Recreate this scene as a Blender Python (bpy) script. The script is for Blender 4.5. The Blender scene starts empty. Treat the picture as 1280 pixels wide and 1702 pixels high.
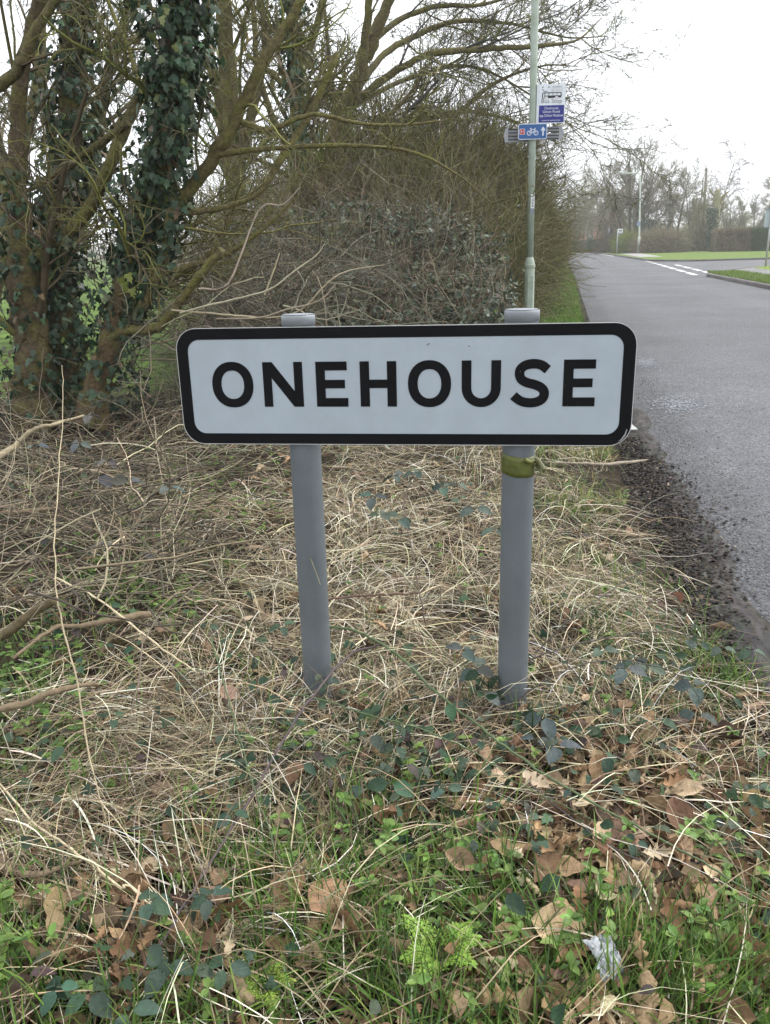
import bpy, math, random
import numpy as np
from mathutils import Matrix, Vector
from mathutils.geometry import tessellate_polygon

# ------------------------------------------------------------------ camera, world, sun, exposure
SC = bpy.context.scene
COL = SC.collection
PITCH, ROLL, FPX, CAMZ = math.radians(18.2), math.radians(-1.5), 1340.0, 1.3
_f = np.array([0, math.cos(PITCH), -math.sin(PITCH)])
_u0 = np.array([0, math.sin(PITCH), math.cos(PITCH)])
_r0 = np.array([1.0, 0, 0])
CR = _r0 * math.cos(ROLL) + _u0 * math.sin(ROLL)
CU = -_r0 * math.sin(ROLL) + _u0 * math.cos(ROLL)
CF = _f
cam = bpy.data.cameras.new('camera')
camo = bpy.data.objects.new('camera', cam)
COL.objects.link(camo)
camo.matrix_world = Matrix([[CR[0], CU[0], -CF[0], 0], [CR[1], CU[1], -CF[1], 0], [CR[2], CU[2], -CF[2], CAMZ], [0, 0, 0, 1]])
cam.sensor_fit = 'VERTICAL'
cam.sensor_height = 24.0
cam.lens = 24.0 * FPX / 1702.0
cam.clip_end = 3000.0
cam.clip_start = 0.05
SC.camera = camo

SUN_EL, SUN_AZ = math.radians(48), math.radians(68)      # azimuth from +Y towards +X
w = bpy.data.worlds.new('World')
SC.world = w
w.use_nodes = True
nt = w.node_tree
bg = nt.nodes['Background']
sky = nt.nodes.new('ShaderNodeTexSky')
sky.sky_type = 'NISHITA'
sky.sun_disc = False
sky.sun_elevation = SUN_EL
sky.sun_rotation = SUN_AZ
sky.dust_density = 4.0
hs = nt.nodes.new('ShaderNodeHueSaturation')
hs.inputs['Saturation'].default_value = 0.12
mixw = nt.nodes.new('ShaderNodeMixRGB')
mixw.inputs['Fac'].default_value = 0.75                    # an even layer of cloud over the sky
mixw.inputs['Color2'].default_value = (9.5, 9.9, 10.5, 1)
nt.links.new(sky.outputs[0], hs.inputs['Color'])
nt.links.new(hs.outputs[0], mixw.inputs['Color1'])
nt.links.new(mixw.outputs[0], bg.inputs['Color'])
bg.inputs['Strength'].default_value = 0.12
sl = bpy.data.lights.new('sun', 'SUN')
sl.energy = 1.5
sl.angle = math.radians(18)
sl.color = (1.0, 0.98, 0.95)
so = bpy.data.objects.new('sun', sl)
COL.objects.link(so)
sd = Vector((math.sin(SUN_AZ) * math.cos(SUN_EL), math.cos(SUN_AZ) * math.cos(SUN_EL), math.sin(SUN_EL)))
so.rotation_euler = sd.to_track_quat('Z', 'Y').to_euler()
so.location = (0, 0, 30)
vs = SC.view_settings
vs.view_transform = 'Standard'
vs.look = 'None'
vs.exposure = 0.86
vs.gamma = 1.0
SC.render.engine = 'CYCLES'
SC.cycles.max_bounces = 6
SC.cycles.diffuse_bounces = 1
SC.cycles.transparent_max_bounces = 4
SC.render.film_transparent = False


def ray(px, py):
    return CR * (px - 640) / FPX + CU * (851 - py) / FPX + CF


def at(px, py, Y):
    d = ray(px, py)
    p = d * (Y / d[1])
    return np.array([p[0], p[1], p[2] + CAMZ])


# ------------------------------------------------------------------ helpers
def RNG(s):
    return np.random.default_rng(s)


def nrm(a):
    return a / np.maximum(np.linalg.norm(a, axis=-1, keepdims=True), 1e-9)


def wav(x, y, s=1.0, seed=0):
    r = random.Random(seed)
    o = 0.0
    for k in range(6):
        a = r.uniform(0, 6.28)
        f = (1.0 + 0.55 * k) * s
        o = o + np.sin((x * math.cos(a) + y * math.sin(a)) * f * 2.2 + r.uniform(0, 6.28)) / (1 + 0.5 * k)
    return o / 2.6


def sstep(a, b, x):
    t = np.clip((x - a) / (b - a), 0, 1)
    return t * t * (3 - 2 * t)


SOFT = {'twig', 'ivy_leaf', 'bramble_leaf', 'straw', 'grass_blade', 'dead_leaf', 'cane', 'bark'}


class Geo:
    def __init__(s):
        s.V, s.F, s.C, s.n = [], [], [], 0

    def add(s, V, F, C):
        V = np.asarray(V, float).reshape(-1, 3)
        C = np.asarray(C, float)
        if C.ndim == 1:
            C = np.tile(C[:3], (len(V), 1))
        s.V.append(V)
        for f in (F if isinstance(F, list) else [F]):
            s.F.append(np.asarray(f, int) + s.n)
        s.C.append(C)
        s.n += len(V)
        return s

    def tubes(s, P, R, S=4, col=(.2, .2, .2), cap=False, seed=0):
        P = np.asarray(P, float)
        R = np.asarray(R, float)
        if P.ndim == 2:
            P, R = P[None], R[None]
        N, K, _ = P.shape
        T = nrm(np.gradient(P, axis=1))
        ch = nrm(P[:, -1] - P[:, 0])
        ref = np.where(np.abs(ch[:, 2:3]) > .75, np.array([[1.0, .13, 0]]), np.array([[.05, .1, 1.0]]))
        U = nrm(np.cross(T, np.broadcast_to(ref[:, None], T.shape)))
        W = np.cross(T, U)
        a = np.arange(S) * 2 * math.pi / S
        V = P[:, :, None] + R[:, :, None, None] * (U[:, :, None] * np.cos(a)[:, None] + W[:, :, None] * np.sin(a)[:, None])
        idx = np.arange(N * K * S).reshape(N, K, S)
        q = np.stack([idx[:, :-1], np.roll(idx[:, :-1], -1, 2), np.roll(idx[:, 1:], -1, 2), idx[:, 1:]], -1).reshape(-1, 4)
        C = np.asarray(col, float)
        if C.ndim == 1:
            C = np.broadcast_to(C[:3], (N, 3))
        C = np.repeat(C, K * S, 0)
        F = [q]
        if cap:
            F += [idx[:, -1, :].reshape(-1, S), idx[:, 0, ::-1].reshape(-1, S)]
        return s.add(V.reshape(-1, 3), F, C)

    def ribbons(s, P, Wd, side, col):
        N, K, _ = P.shape
        sd_ = side[:, None] * Wd[:, :, None]
        V = np.stack([P - sd_, P + sd_], 2)
        idx = np.arange(N * K * 2).reshape(N, K, 2)
        q = np.stack([idx[:, :-1, 0], idx[:, :-1, 1], idx[:, 1:, 1], idx[:, 1:, 0]], -1).reshape(-1, 4)
        C = np.asarray(col, float)
        if C.ndim == 1:
            C = np.broadcast_to(C[:3], (N, 3))
        C = np.repeat(C, K * 2, 0) if C.ndim == 2 else np.repeat(C.reshape(-1, 3), 2, 0)
        return s.add(V.reshape(-1, 3), q, C)

    def leaves(s, tpl, pos, axis, normal, scale, col):
        tv, tf = tpl
        axis = nrm(axis)
        side = nrm(np.cross(axis, normal))
        nn = np.cross(side, axis)
        N, m = len(pos), len(tv)
        sc = np.asarray(scale).reshape(N, 1, 1)
        V = pos[:, None] + sc * (tv[None, :, 0:1] * side[:, None] + tv[None, :, 1:2] * axis[:, None] + tv[None, :, 2:3] * nn[:, None])
        off = (np.arange(N) * m)[:, None, None]
        F = [(f[None] + off).reshape(-1, f.shape[1]) for f in tf]
        C = np.asarray(col, float)
        if C.ndim == 1:
            C = np.broadcast_to(C[:3], (N, 3))
        return s.add(V.reshape(-1, 3), F, np.repeat(C, m, 0))

    def box(s, c, sz, col=(.5, .5, .5), M=None):
        v = np.array([[x, y, z] for x in (-.5, .5) for y in (-.5, .5) for z in (-.5, .5)]) * np.array(sz) + np.array(c)
        if M is not None:
            v = v @ np.array(M)[:3, :3].T + np.array(M)[:3, 3]
        return s.add(v, np.array([[0, 1, 3, 2], [4, 6, 7, 5], [0, 4, 5, 1], [2, 3, 7, 6], [0, 2, 6, 4], [1, 5, 7, 3]]), col)

    def slab(s, loops, z0, z1, col, axes=((1, 0, 0), (0, 1, 0), (0, 0, 1)), o=(0, 0, 0)):
        """flat polygon (outer loop plus holes) given thickness along the third axis"""
        A = np.array(axes, float)
        o = np.array(o, float)
        L = [[Vector((p[0], p[1], 0)) for p in lp] for lp in loops]
        tri = np.array(tessellate_polygon(L))
        p2 = np.array([[p.x, p.y] for lp in L for p in lp])
        n = len(p2)

        def lift(z):
            return o + p2[:, :1] * A[0] + p2[:, 1:2] * A[1] + z * A[2]
        F = [tri, tri[:, ::-1] + n]
        b = 0
        qs = []
        for lp in L:
            k = len(lp)
            for i in range(k):
                j = (i + 1) % k
                qs.append([b + i, b + j, n + b + j, n + b + i])
            b += k
        F.append(np.array(qs))
        return s.add(np.concatenate([lift(z1), lift(z0)]), F, col)

    def build(s, name, mat_, parent=None, smooth=False):
        V = np.concatenate(s.V)
        C = np.concatenate(s.C)
        me = bpy.data.meshes.new(name)
        me.vertices.add(len(V))
        me.vertices.foreach_set('co', V.astype(np.float32).ravel())
        lp = np.concatenate([f.ravel() for f in s.F])
        tot = np.concatenate([np.full(len(f), f.shape[1]) for f in s.F])
        st = np.concatenate([[0], np.cumsum(tot)[:-1]])
        me.loops.add(len(lp))
        me.loops.foreach_set('vertex_index', lp.astype(np.int32))
        me.polygons.add(len(tot))
        me.polygons.foreach_set('loop_start', st.astype(np.int32))
        soft = smooth or mat_.name in SOFT
        me.polygons.foreach_set('use_smooth', np.full(len(tot), soft, dtype=bool))
        ca = me.color_attributes.new('Col', 'FLOAT_COLOR', 'POINT')
        ca.data.foreach_set('color', np.concatenate([C, np.ones((len(C), 1))], 1).astype(np.float32).ravel())
        me.update(calc_edges=True)
        me.materials.append(mat_)
        ob = bpy.data.objects.new(name, me)
        COL.objects.link(ob)
        if parent is not None:
            ob.parent = parent
        return ob


def tag(o, label=None, cat=None, group=None, kind=None):
    if label:
        o['label'] = label
    if cat:
        o['category'] = cat
    if group:
        o['group'] = group
    if kind:
        o['kind'] = kind
    return o


def thing(name, label, cat, loc=(0, 0, 0), group=None):
    o = bpy.data.objects.new(name, None)
    COL.objects.link(o)
    o.empty_display_size = .1
    o.location = loc
    return tag(o, label, cat, group)


def adopt(ch, parent):
    """parent a mesh built in world coordinates to an Empty standing at its base"""
    ch.parent = parent
    ch.matrix_parent_inverse = Matrix.Translation(-Vector(parent.location))
    return ch


_m = {}


def mat(name, rough=.8, spec=.3, amp=.0, scale=30.0, bump=0.0, bscale=None, trans=0.0, metal=0.0, tint=None, tscale=4.0, tamt=.5):
    """vertex colour times fine noise; tint = second colour mixed in patches; trans = light through leaves"""
    if name in _m:
        return _m[name]
    m = bpy.data.materials.new(name)
    m.use_nodes = True
    t = m.node_tree
    b = t.nodes['Principled BSDF']
    b.inputs['Roughness'].default_value = rough
    b.inputs['Specular IOR Level'].default_value = spec
    b.inputs['Metallic'].default_value = metal
    a = t.nodes.new('ShaderNodeAttribute')
    a.attribute_name = 'Col'
    out = a.outputs['Color']
    tc = t.nodes.new('ShaderNodeTexCoord')
    if tint is not None:
        n2 = t.nodes.new('ShaderNodeTexNoise')
        n2.inputs['Scale'].default_value = tscale
        n2.inputs['Detail'].default_value = 5
        n2.inputs['Roughness'].default_value = .65
        t.links.new(tc.outputs['Object'], n2.inputs['Vector'])
        rp = t.nodes.new('ShaderNodeValToRGB')
        rp.color_ramp.elements[0].position = .45
        rp.color_ramp.elements[1].position = .65
        rp.color_ramp.elements[1].color = (tamt, tamt, tamt, 1)
        t.links.new(n2.outputs['Fac'], rp.inputs[0])
        mx = t.nodes.new('ShaderNodeMixRGB')
        mx.inputs['Color2'].default_value = (*tint, 1)
        t.links.new(rp.outputs[0], mx.inputs['Fac'])
        t.links.new(out, mx.inputs['Color1'])
        out = mx.outputs[0]
    if amp > 0 or bump > 0:
        n = t.nodes.new('ShaderNodeTexNoise')
        n.inputs['Scale'].default_value = scale
        n.inputs['Detail'].default_value = 4
        n.inputs['Roughness'].default_value = .7
        t.links.new(tc.outputs['Object'], n.inputs['Vector'])
        if amp > 0:
            mr = t.nodes.new('ShaderNodeMapRange')
            mr.inputs['From Min'].default_value = .25
            mr.inputs['From Max'].default_value = .75
            mr.inputs['To Min'].default_value = 1 - amp
            mr.inputs['To Max'].default_value = 1 + amp
            t.links.new(n.outputs['Fac'], mr.inputs['Value'])
            mu = t.nodes.new('ShaderNodeMixRGB')
            mu.blend_type = 'MULTIPLY'
            mu.inputs['Fac'].default_value = 1
            t.links.new(out, mu.inputs['Color1'])
            t.links.new(mr.outputs[0], mu.inputs['Color2'])
            out = mu.outputs[0]
        if bump > 0:
            nb = n
            if bscale:
                nb = t.nodes.new('ShaderNodeTexNoise')
                nb.inputs['Scale'].default_value = bscale
                nb.inputs['Detail'].default_value = 3
                t.links.new(tc.outputs['Object'], nb.inputs['Vector'])
            bp = t.nodes.new('ShaderNodeBump')
            bp.inputs['Strength'].default_value = bump
            bp.inputs['Distance'].default_value = .02
            t.links.new(nb.outputs['Fac'], bp.inputs['Height'])
            t.links.new(bp.outputs[0], b.inputs['Normal'])
    t.links.new(out, b.inputs['Base Color'])
    if trans > 0:
        tr = t.nodes.new('ShaderNodeBsdfTranslucent')
        t.links.new(out, tr.inputs['Color'])
        ms = t.nodes.new('ShaderNodeMixShader')
        ms.inputs[0].default_value = trans
        t.links.new(b.outputs[0], ms.inputs[1])
        t.links.new(tr.outputs[0], ms.inputs[2])
        t.links.new(ms.outputs[0], t.nodes['Material Output'].inputs['Surface'])
    _m[name] = m
    return m


M_BARK = mat('bark', .9, .2, .55, 38, 1.0, None, tint=(.155, .155, .04), tscale=6, tamt=.7)
M_TWIG = mat('twig', .85, .2, .3, 12)
M_CANE = mat('cane', .6, .4, .25, 30)
M_IVY = mat('ivy_leaf', .45, .38, .3, 40, trans=.12)
M_BLEAF = mat('bramble_leaf', .55, .3, .25, 60, .25, 90, trans=.12)
M_STRAW = mat('straw', .7, .3, .25, 25)
M_GRASS = mat('grass_blade', .5, .4, .15, 20, trans=.3)
M_LEAF = mat('dead_leaf', .75, .3, .35, 70, .3, 60, trans=.1)
M_SOIL = mat('soil', .95, .15, .5, 9, .8, 35)
M_PAINT = mat('painted_metal', .45, .45, .08, 14, .05, 300)
M_PLAIN = mat('plain_paint', .6, .35, .1, 20)
M_KERB = mat('kerb_stone', .9, .25, .3, 20, .3, 120)
M_VERGE = mat('verge_grass', .9, .1, .35, 2.2, .8, 25, tint=(.16, .18, .055), tscale=1.2, tamt=.6)
M_FAR = mat('far_foliage', .9, .15, .4, .8)


def jit(base, n, r, v=.25, h=.06):
    """n colours near base: brightness jitter v, hue jitter h"""
    b = np.array(base, float)
    k = np.clip(1 + r.normal(0, v, (n, 1)), .35, 1.9)
    return np.clip(b * k * (1 + r.normal(0, h, (n, 3))), .003, .9)


def pick(cols, p, n, r, v=.25, h=.05):
    c = np.array(cols, float)[r.choice(len(cols), n, p=np.array(p) / np.sum(p))]
    return np.clip(c * np.clip(1 + r.normal(0, v, (n, 1)), .35, 1.9) * (1 + r.normal(0, h, (n, 3))), .003, .9)


# ------------------------------------------------------------------ road layout and terrain
EY = [-40, -6, 2.2, 4.3, 6.45, 13.6, 36, 60, 92, 200, 600]
EX = [.9, .95, 1.2, 1.5, 1.98, 3.5, 8.4, 13.5, 20.0, 44, 130]
RY = [-6, 2, 13.6, 21, 30, 57, 94, 200, 600]
RX = [5.4, 6.3, 8.5, 10.0, 11.75, 17.9, 24.6, 48, 135]


def E(y):
    return np.interp(y, EY, EX)


def Rr(y):
    return np.interp(y, RY, RX)


def gz(x, y):
    x = np.asarray(x, float)
    y = np.asarray(y, float)
    d = E(y) - x
    z = .13 * sstep(.15, .95, d) + .06 * sstep(1.5, 6, d)
    z = z + (.022 * wav(x, y, 2.3, 3) + .012 * wav(x, y, 7, 4)) * sstep(.3, .8, d)
    z = z - .06 * sstep(.0, .12, -d)
    z = z + .25 * wav(x * .03, y * .03, 1, 8) * sstep(25, 120, d)
    return z


def gp(px, py, dz=0.0):
    """where the view line through a place in the photograph meets the ground"""
    d = ray(px, py)
    Z = .1
    for _ in range(12):
        t = (Z + dz - CAMZ) / d[2]
        P = d * t
        Z = float(gz(P[0], P[1]))
    return np.array([P[0], P[1], Z + dz])


def grid_ground():
    def axis(segs):
        o = []
        for a, b, n in segs:
            o += list(np.linspace(a, b, n, endpoint=False))
        return np.array(o + [segs[-1][1]])
    xs = axis([(-300, -120, 14), (-120, -20, 25), (-20, -4, 32), (-4, 3.2, 150), (3.2, 9, 50), (9, 30, 60), (30, 120, 20), (120, 300, 12)])
    ys = axis([(-30, 0, 15), (0, 7, 130), (7, 20, 70), (20, 60, 60), (60, 200, 40), (200, 400, 20)])
    X, Y = np.meshgrid(xs, ys)
    Z = gz(X, Y)
    d = E(Y) - X
    r = RNG(1)
    soil = np.array([.026, .019, .012])
    green = np.array([.075, .12, .022])
    gm = np.clip(sstep(2.0, 3.0, -X - .1 * Y + 1.2) * sstep(6.3, 7.5, Y), 0, 1)
    gm = np.maximum(gm, sstep(12, 20, Y) * (d > .2))
    gm = np.maximum(gm, sstep(25, 60, d))
    vs_ = sstep(.15, .35, d) * (1 - sstep(1.0, 1.6, d)) * sstep(7.5, 9.5, Y)
    gm = np.maximum(gm, vs_)
    C = soil + (green - soil) * gm[..., None]
    right = sstep(0, .5, X - Rr(Y))
    C = C + (np.array([.08, .12, .025]) - C) * right[..., None]
    C = C * (1 + .25 * r.normal(size=gm.shape))[..., None].clip(.5, 1.6)
    n, m = X.shape
    i = np.arange(n * m).reshape(n, m)
    q = np.stack([i[:-1, :-1], i[:-1, 1:], i[1:, 1:], i[1:, :-1]], -1).reshape(-1, 4)
    g = Geo().add(np.stack([X, Y, Z], -1).reshape(-1, 3), q, C.reshape(-1, 3))
    tag(g.build('ground', M_SOIL, smooth=True), kind='structure')


grid_ground()


def asphalt():
    m = bpy.data.materials.new('asphalt')
    m.use_nodes = True
    t = m.node_tree
    b = t.nodes['Principled BSDF']
    b.inputs['Specular IOR Level'].default_value = .32
    tc = t.nodes.new('ShaderNodeTexCoord')
    a = t.nodes.new('ShaderNodeAttribute')
    a.attribute_name = 'Col'

    def noise(s, d=4, r=.6):
        n = t.nodes.new('ShaderNodeTexNoise')
        n.inputs['Scale'].default_value = s
        n.inputs['Detail'].default_value = d
        n.inputs['Roughness'].default_value = r
        t.links.new(tc.outputs['Object'], n.inputs['Vector'])
        return n

    def mr(n, lo, hi, a0=.3, a1=.7):
        q = t.nodes.new('ShaderNodeMapRange')
        for k, v in (('From Min', a0), ('From Max', a1), ('To Min', lo), ('To Max', hi)):
            q.inputs[k].default_value = v
        t.links.new(n.outputs['Fac'], q.inputs['Value'])
        return q.outputs[0]

    def mul(x, y):
        q = t.nodes.new('ShaderNodeMixRGB')
        q.blend_type = 'MULTIPLY'
        q.inputs['Fac'].default_value = 1
        t.links.new(x, q.inputs['Color1'])
        t.links.new(y, q.inputs['Color2'])
        return q.outputs[0]
    big, mid, fine = noise(.45, 5), noise(4.5, 7, .75), noise(90, 3, .85)
    c = mul(mul(mul(a.outputs['Color'], mr(big, .78, 1.22)), mr(mid, .7, 1.3)), mr(fine, .35, 1.75, .35, .65))
    ag = t.nodes.new('ShaderNodeTexVoronoi')
    ag.inputs['Scale'].default_value = 75
    t.links.new(tc.outputs['Object'], ag.inputs['Vector'])
    sp = t.nodes.new('ShaderNodeSeparateColor')
    t.links.new(ag.outputs['Color'], sp.inputs[0])
    q = t.nodes.new('ShaderNodeMapRange')
    q.inputs['To Min'].default_value = .55
    q.inputs['To Max'].default_value = 1.5
    t.links.new(sp.outputs[0], q.inputs['Value'])
    c = mul(c, q.outputs[0])
    t.links.new(c, b.inputs['Base Color'])
    t.links.new(mr(mid, .6, .85), b.inputs['Roughness'])
    bp = t.nodes.new('ShaderNodeBump')
    bp.inputs['Strength'].default_value = .8
    bp.inputs['Distance'].default_value = .006
    vo = t.nodes.new('ShaderNodeTexVoronoi')
    vo.inputs['Scale'].default_value = 70
    t.links.new(tc.outputs['Object'], vo.inputs['Vector'])
    t.links.new(vo.outputs['Distance'], bp.inputs['Height'])
    t.links.new(bp.outputs[0], b.inputs['Normal'])
    return m


M_ASPH = asphalt()


def roads():
    ys = np.concatenate([np.linspace(-6, 12, 90), np.linspace(12.4, 92, 120)])
    nx = 34
    L = np.stack([E(ys) - .02, ys], 1)
    Rt = np.stack([Rr(ys), ys], 1)
    eL = np.array([[20.7, 97], [19, 103], [12, 108], [0, 111], [-40, 114]])
    eR = np.array([[25.5, 99.5], [24.4, 106.5], [18, 112.5], [2, 116], [-40, 119]])
    L = np.concatenate([L, eL])
    Rt = np.concatenate([Rt, eR])
    t = np.linspace(0, 1, nx)
    P = L[:, None] * (1 - t)[None, :, None] + Rt[:, None] * t[None, :, None]
    X, Y = P[..., 0], P[..., 1]
    base = np.array([.086, .086, .091])
    C = np.ones(X.shape + (3,)) * base
    d = X - L[:, None, 0]
    jag = .12 * wav(X * 1.5, Y * 1.5, 1.3, 21)
    new = sstep(.40, .62, d + jag + .1) * 1.0          # the newer surface stops short of the verge: older, darker strip
    C *= (.72 + .28 * new)[..., None]
    wheel = np.exp(-((d - 1.35) / .35) ** 2) + np.exp(-((d - 3.5) / .4) ** 2)
    C *= (1 + .10 * wheel)[..., None]
    n, m = X.shape
    i = np.arange(n * m).reshape(n, m)
    q = np.stack([i[:-1, :-1], i[:-1, 1:], i[1:, 1:], i[1:, :-1]], -1).reshape(-1, 4)
    g = Geo().add(np.stack([X, Y, np.zeros_like(X)], -1).reshape(-1, 3), q, C.reshape(-1, 3))
    tag(g.build('road', M_ASPH, smooth=True), kind='structure')
    # side road
    side = [(11.2, 29), (13.4, 33), (15.4, 35.6), (19, 39.8), (24, 43), (70, 50), (70, 56.5), (24.4, 51.2), (19.5, 50.6), (17.6, 52.5), (16.9, 55)]
    tag(Geo().slab([side], -.03, -.004, (.092, .092, .096)).build('side_road', M_ASPH), kind='structure')
    return side


roads()


def sweep(pts, w_, h, z0=-.05, shift=0.0):
    """kerb along a polyline: a rounded step"""
    p = np.array(pts, float)
    T = nrm(np.gradient(p, axis=0))
    N = np.stack([T[:, 1], -T[:, 0]], 1)
    prof = [(0, z0), (0.0, h - .025), (.02, h), (w_, h), (w_, z0)]
    V = np.stack([np.concatenate([p + N * (a + shift), np.full((len(p), 1), z)], 1) for a, z in prof], 1)
    n, m = len(p), len(prof)
    i = np.arange(n * m).reshape(n, m)
    q = np.stack([i[:-1, :-1], i[1:, :-1], i[1:, 1:], i[:-1, 1:]], -1).reshape(-1, 4)
    return V.reshape(-1, 3), q


def dens(pts, st=1.0):
    p = np.array(pts, float)
    o = []
    for a, b in zip(p[:-1], p[1:]):
        k = max(1, int(np.linalg.norm(b - a) / st))
        o += [a + (b - a) * j / k for j in range(k)]
    return np.array(o + [p[-1]])


def smooth2(pts, k=8):
    """Catmull-Rom through points of any dimension"""
    p = np.array(pts, float)
    q = np.concatenate([[2 * p[0] - p[1]], p, [2 * p[-1] - p[-2]]])
    o = []
    for i in range(1, len(q) - 2):
        t = np.linspace(0, 1, k, endpoint=False)[:, None]
        a, b, c, d = q[i - 1], q[i], q[i + 1], q[i + 2]
        o.append(.5 * (2 * b + (c - a) * t + (2 * a - 5 * b + 4 * c - d) * t * t + (3 * b - a - 3 * c + d) * t ** 3))
    return np.concatenate(o + [p[-1:]])


NEARK = [(float(Rr(y)), y) for y in np.linspace(-5, 28.5, 30)] + [(11.75, 30), (12.2, 31), (13.0, 32.2), (14.2, 33.8), (15.6, 35.4), (19, 39.4), (24, 42.7), (70, 49.7)]
FARK = [(70, 56.6), (24.4, 51.3), (19.6, 50.7), (18.0, 52.3), (17.5, 55.2), (17.9, 57)] + [(float(Rr(y)), y) for y in np.linspace(60, 94, 12)] + [(25.6, 99.5)]


def kerbs():
    g = Geo()
    V, q = sweep(smooth2(NEARK[:-3], 3), .13, .11)
    g.add(V, q, jit((.16, .15, .14), len(V), RNG(5), .15))
    tag(g.build('kerb', M_KERB), kind='structure')
    g = Geo()
    V, q = sweep(smooth2(FARK, 4), .13, .11)
    g.add(V, q, jit((.15, .14, .13), len(V), RNG(6), .15))
    tag(g.build('kerb', M_KERB), kind='structure')
    # grass verges behind the kerbs, footway between them
    off = lambda pts, s: [(p[0], p[1]) for p in (np.array(pts) + s * np.stack([nrm(np.gradient(np.array(pts), axis=0))[:, 1], -nrm(np.gradient(np.array(pts), axis=0))[:, 0]], 1))]
    k1 = off(NEARK[:33], .13)
    strip = k1 + [(13.9, 32.2), (12.6, 29.0), (11.2, 22.0), (8.6, 10), (7.2, -5)]
    tag(Geo().slab([strip], -.05, .105, (.13, .2, .035)).build('grass_verge', M_VERGE), kind='structure')
    foot = [(7.2, -5), (8.6, 10), (11.2, 22.0), (12.6, 29.0), (13.9, 32.2), (14.25, 33.6), (15.7, 35.2), (15.2, 33.4), (14.6, 30.5), (13.2, 25.5), (10.6, 10), (9, -5)]
    tag(Geo().slab([foot], -.05, .1, (.15, .145, .14)).build('pavement', M_ASPH), kind='structure')
    isl = [(9, -5), (10.6, 10), (13.2, 25.5), (14.6, 30.5), (15.2, 33.4), (15.75, 35.2), (19.1, 39.2), (24, 42.5), (70, 49.5), (70, -5)]
    tag(Geo().slab([isl], -.05, .103, (.15, .21, .04)).build('grass_verge', M_VERGE), kind='structure')
    k2 = off(FARK, .13)
    far = k2 + [(60, 160), (120, 380), (290, 380), (290, 57), (70, 57)]
    tag(Geo().slab([far], -.05, .105, (.11, .17, .035)).build('grass_verge', M_VERGE), kind='structure')
    # pale footway crossing the far verge by the bus stop
    fp = [(19.4, 62.4), (22.2, 76), (25.6, 92), (27.2, 92), (24, 76), (21.0, 62.3)]
    tag(Geo().slab([fp], .02, .111, (.3, .29, .27)).build('path', M_KERB), kind='structure')
    # markings at the mouth of the side road
    def dash(a, b, w_, nm):
        a, b = np.array(a, float), np.array(b, float)
        t_ = nrm(b - a)
        n_ = np.array([t_[1], -t_[0]]) * w_ / 2
        tag(Geo().slab([[a - n_, b - n_, b + n_, a + n_]], .001, .005, (.62, .62, .6)).build(nm, M_ASPHW), kind='structure')
    p0, p1 = np.array([11.9, 31.4]), np.array([17.5, 55.0])
    L = np.linalg.norm(p1 - p0)
    tt = (p1 - p0) / L
    nn = np.array([tt[1], -tt[0]])
    s = .2
    while s < L - 1:
        wv = 2.6 if s < 12 else 1.6
        dash(p0 + tt * s, p0 + tt * (s + wv), .22, 'give_way_line')
        if s < 13:
            dash(p0 + tt * (s + .8) + nn * .75, p0 + tt * (s + wv + .8) + nn * .75, .22, 'give_way_line')
        s += wv + (.9 if s < 12 else 1.4)
    pe = [(float(Rr(y)) - .25, y) for y in np.linspace(75, 94, 8)]
    for a, b in zip(pe[:-1], pe[1:]):
        dash(a, b, .14, 'edge_line_or_light_strip')
    dash((20.8, 97.5), (25.0, 98.6), .9, 'edge_line_or_light_strip')  # no marking: pale strip painted for the light band where the road bends


M_ASPHW = mat('road_paint', .7, .3, .35, 25)
kerbs()


# ------------------------------------------------------------------ place-name sign
SIGN = Matrix(((.9905646, .1370433, .0009422, .0392969), (-.1370424, .9904589, .0145122, 1.850833), (.0010556, -.0145044, .9998942, .9943958), (0, 0, 0, 1)))
SAX = ((1, 0, 0), (0, 0, 1), (0, -1, 0))        # sheet drawn in x,z; thickness towards the viewer


def rrect(w_, h, r, k=8, cx=0, cz=0):
    o = []
    for sx, sz, a0 in ((1, 1, 0), (-1, 1, 90), (-1, -1, 180), (1, -1, 270)):
        for i in range(k + 1):
            a = math.radians(a0 + 90 * i / k)
            o.append((cx + sx * (w_ / 2 - r) + r * math.cos(a), cz + sz * (h / 2 - r) + r * math.sin(a)))
    return o


def ell(cx, cz, a, b, k=40, p=2.15):
    o = []
    for i in range(k):
        t = 2 * math.pi * i / k
        c, s_ = math.cos(t), math.sin(t)
        o.append((cx + a * math.copysign(abs(c) ** (2 / p), c), cz + b * math.copysign(abs(s_) ** (2 / p), s_)))
    return o


def stroke(path, w_):
    p = np.array(path, float)
    T = nrm(np.gradient(p, axis=0))
    N = np.stack([-T[:, 1], T[:, 0]], 1)
    return [tuple(q) for q in p + N * w_ / 2] + [tuple(q) for q in (p - N * w_ / 2)[::-1]]


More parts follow.
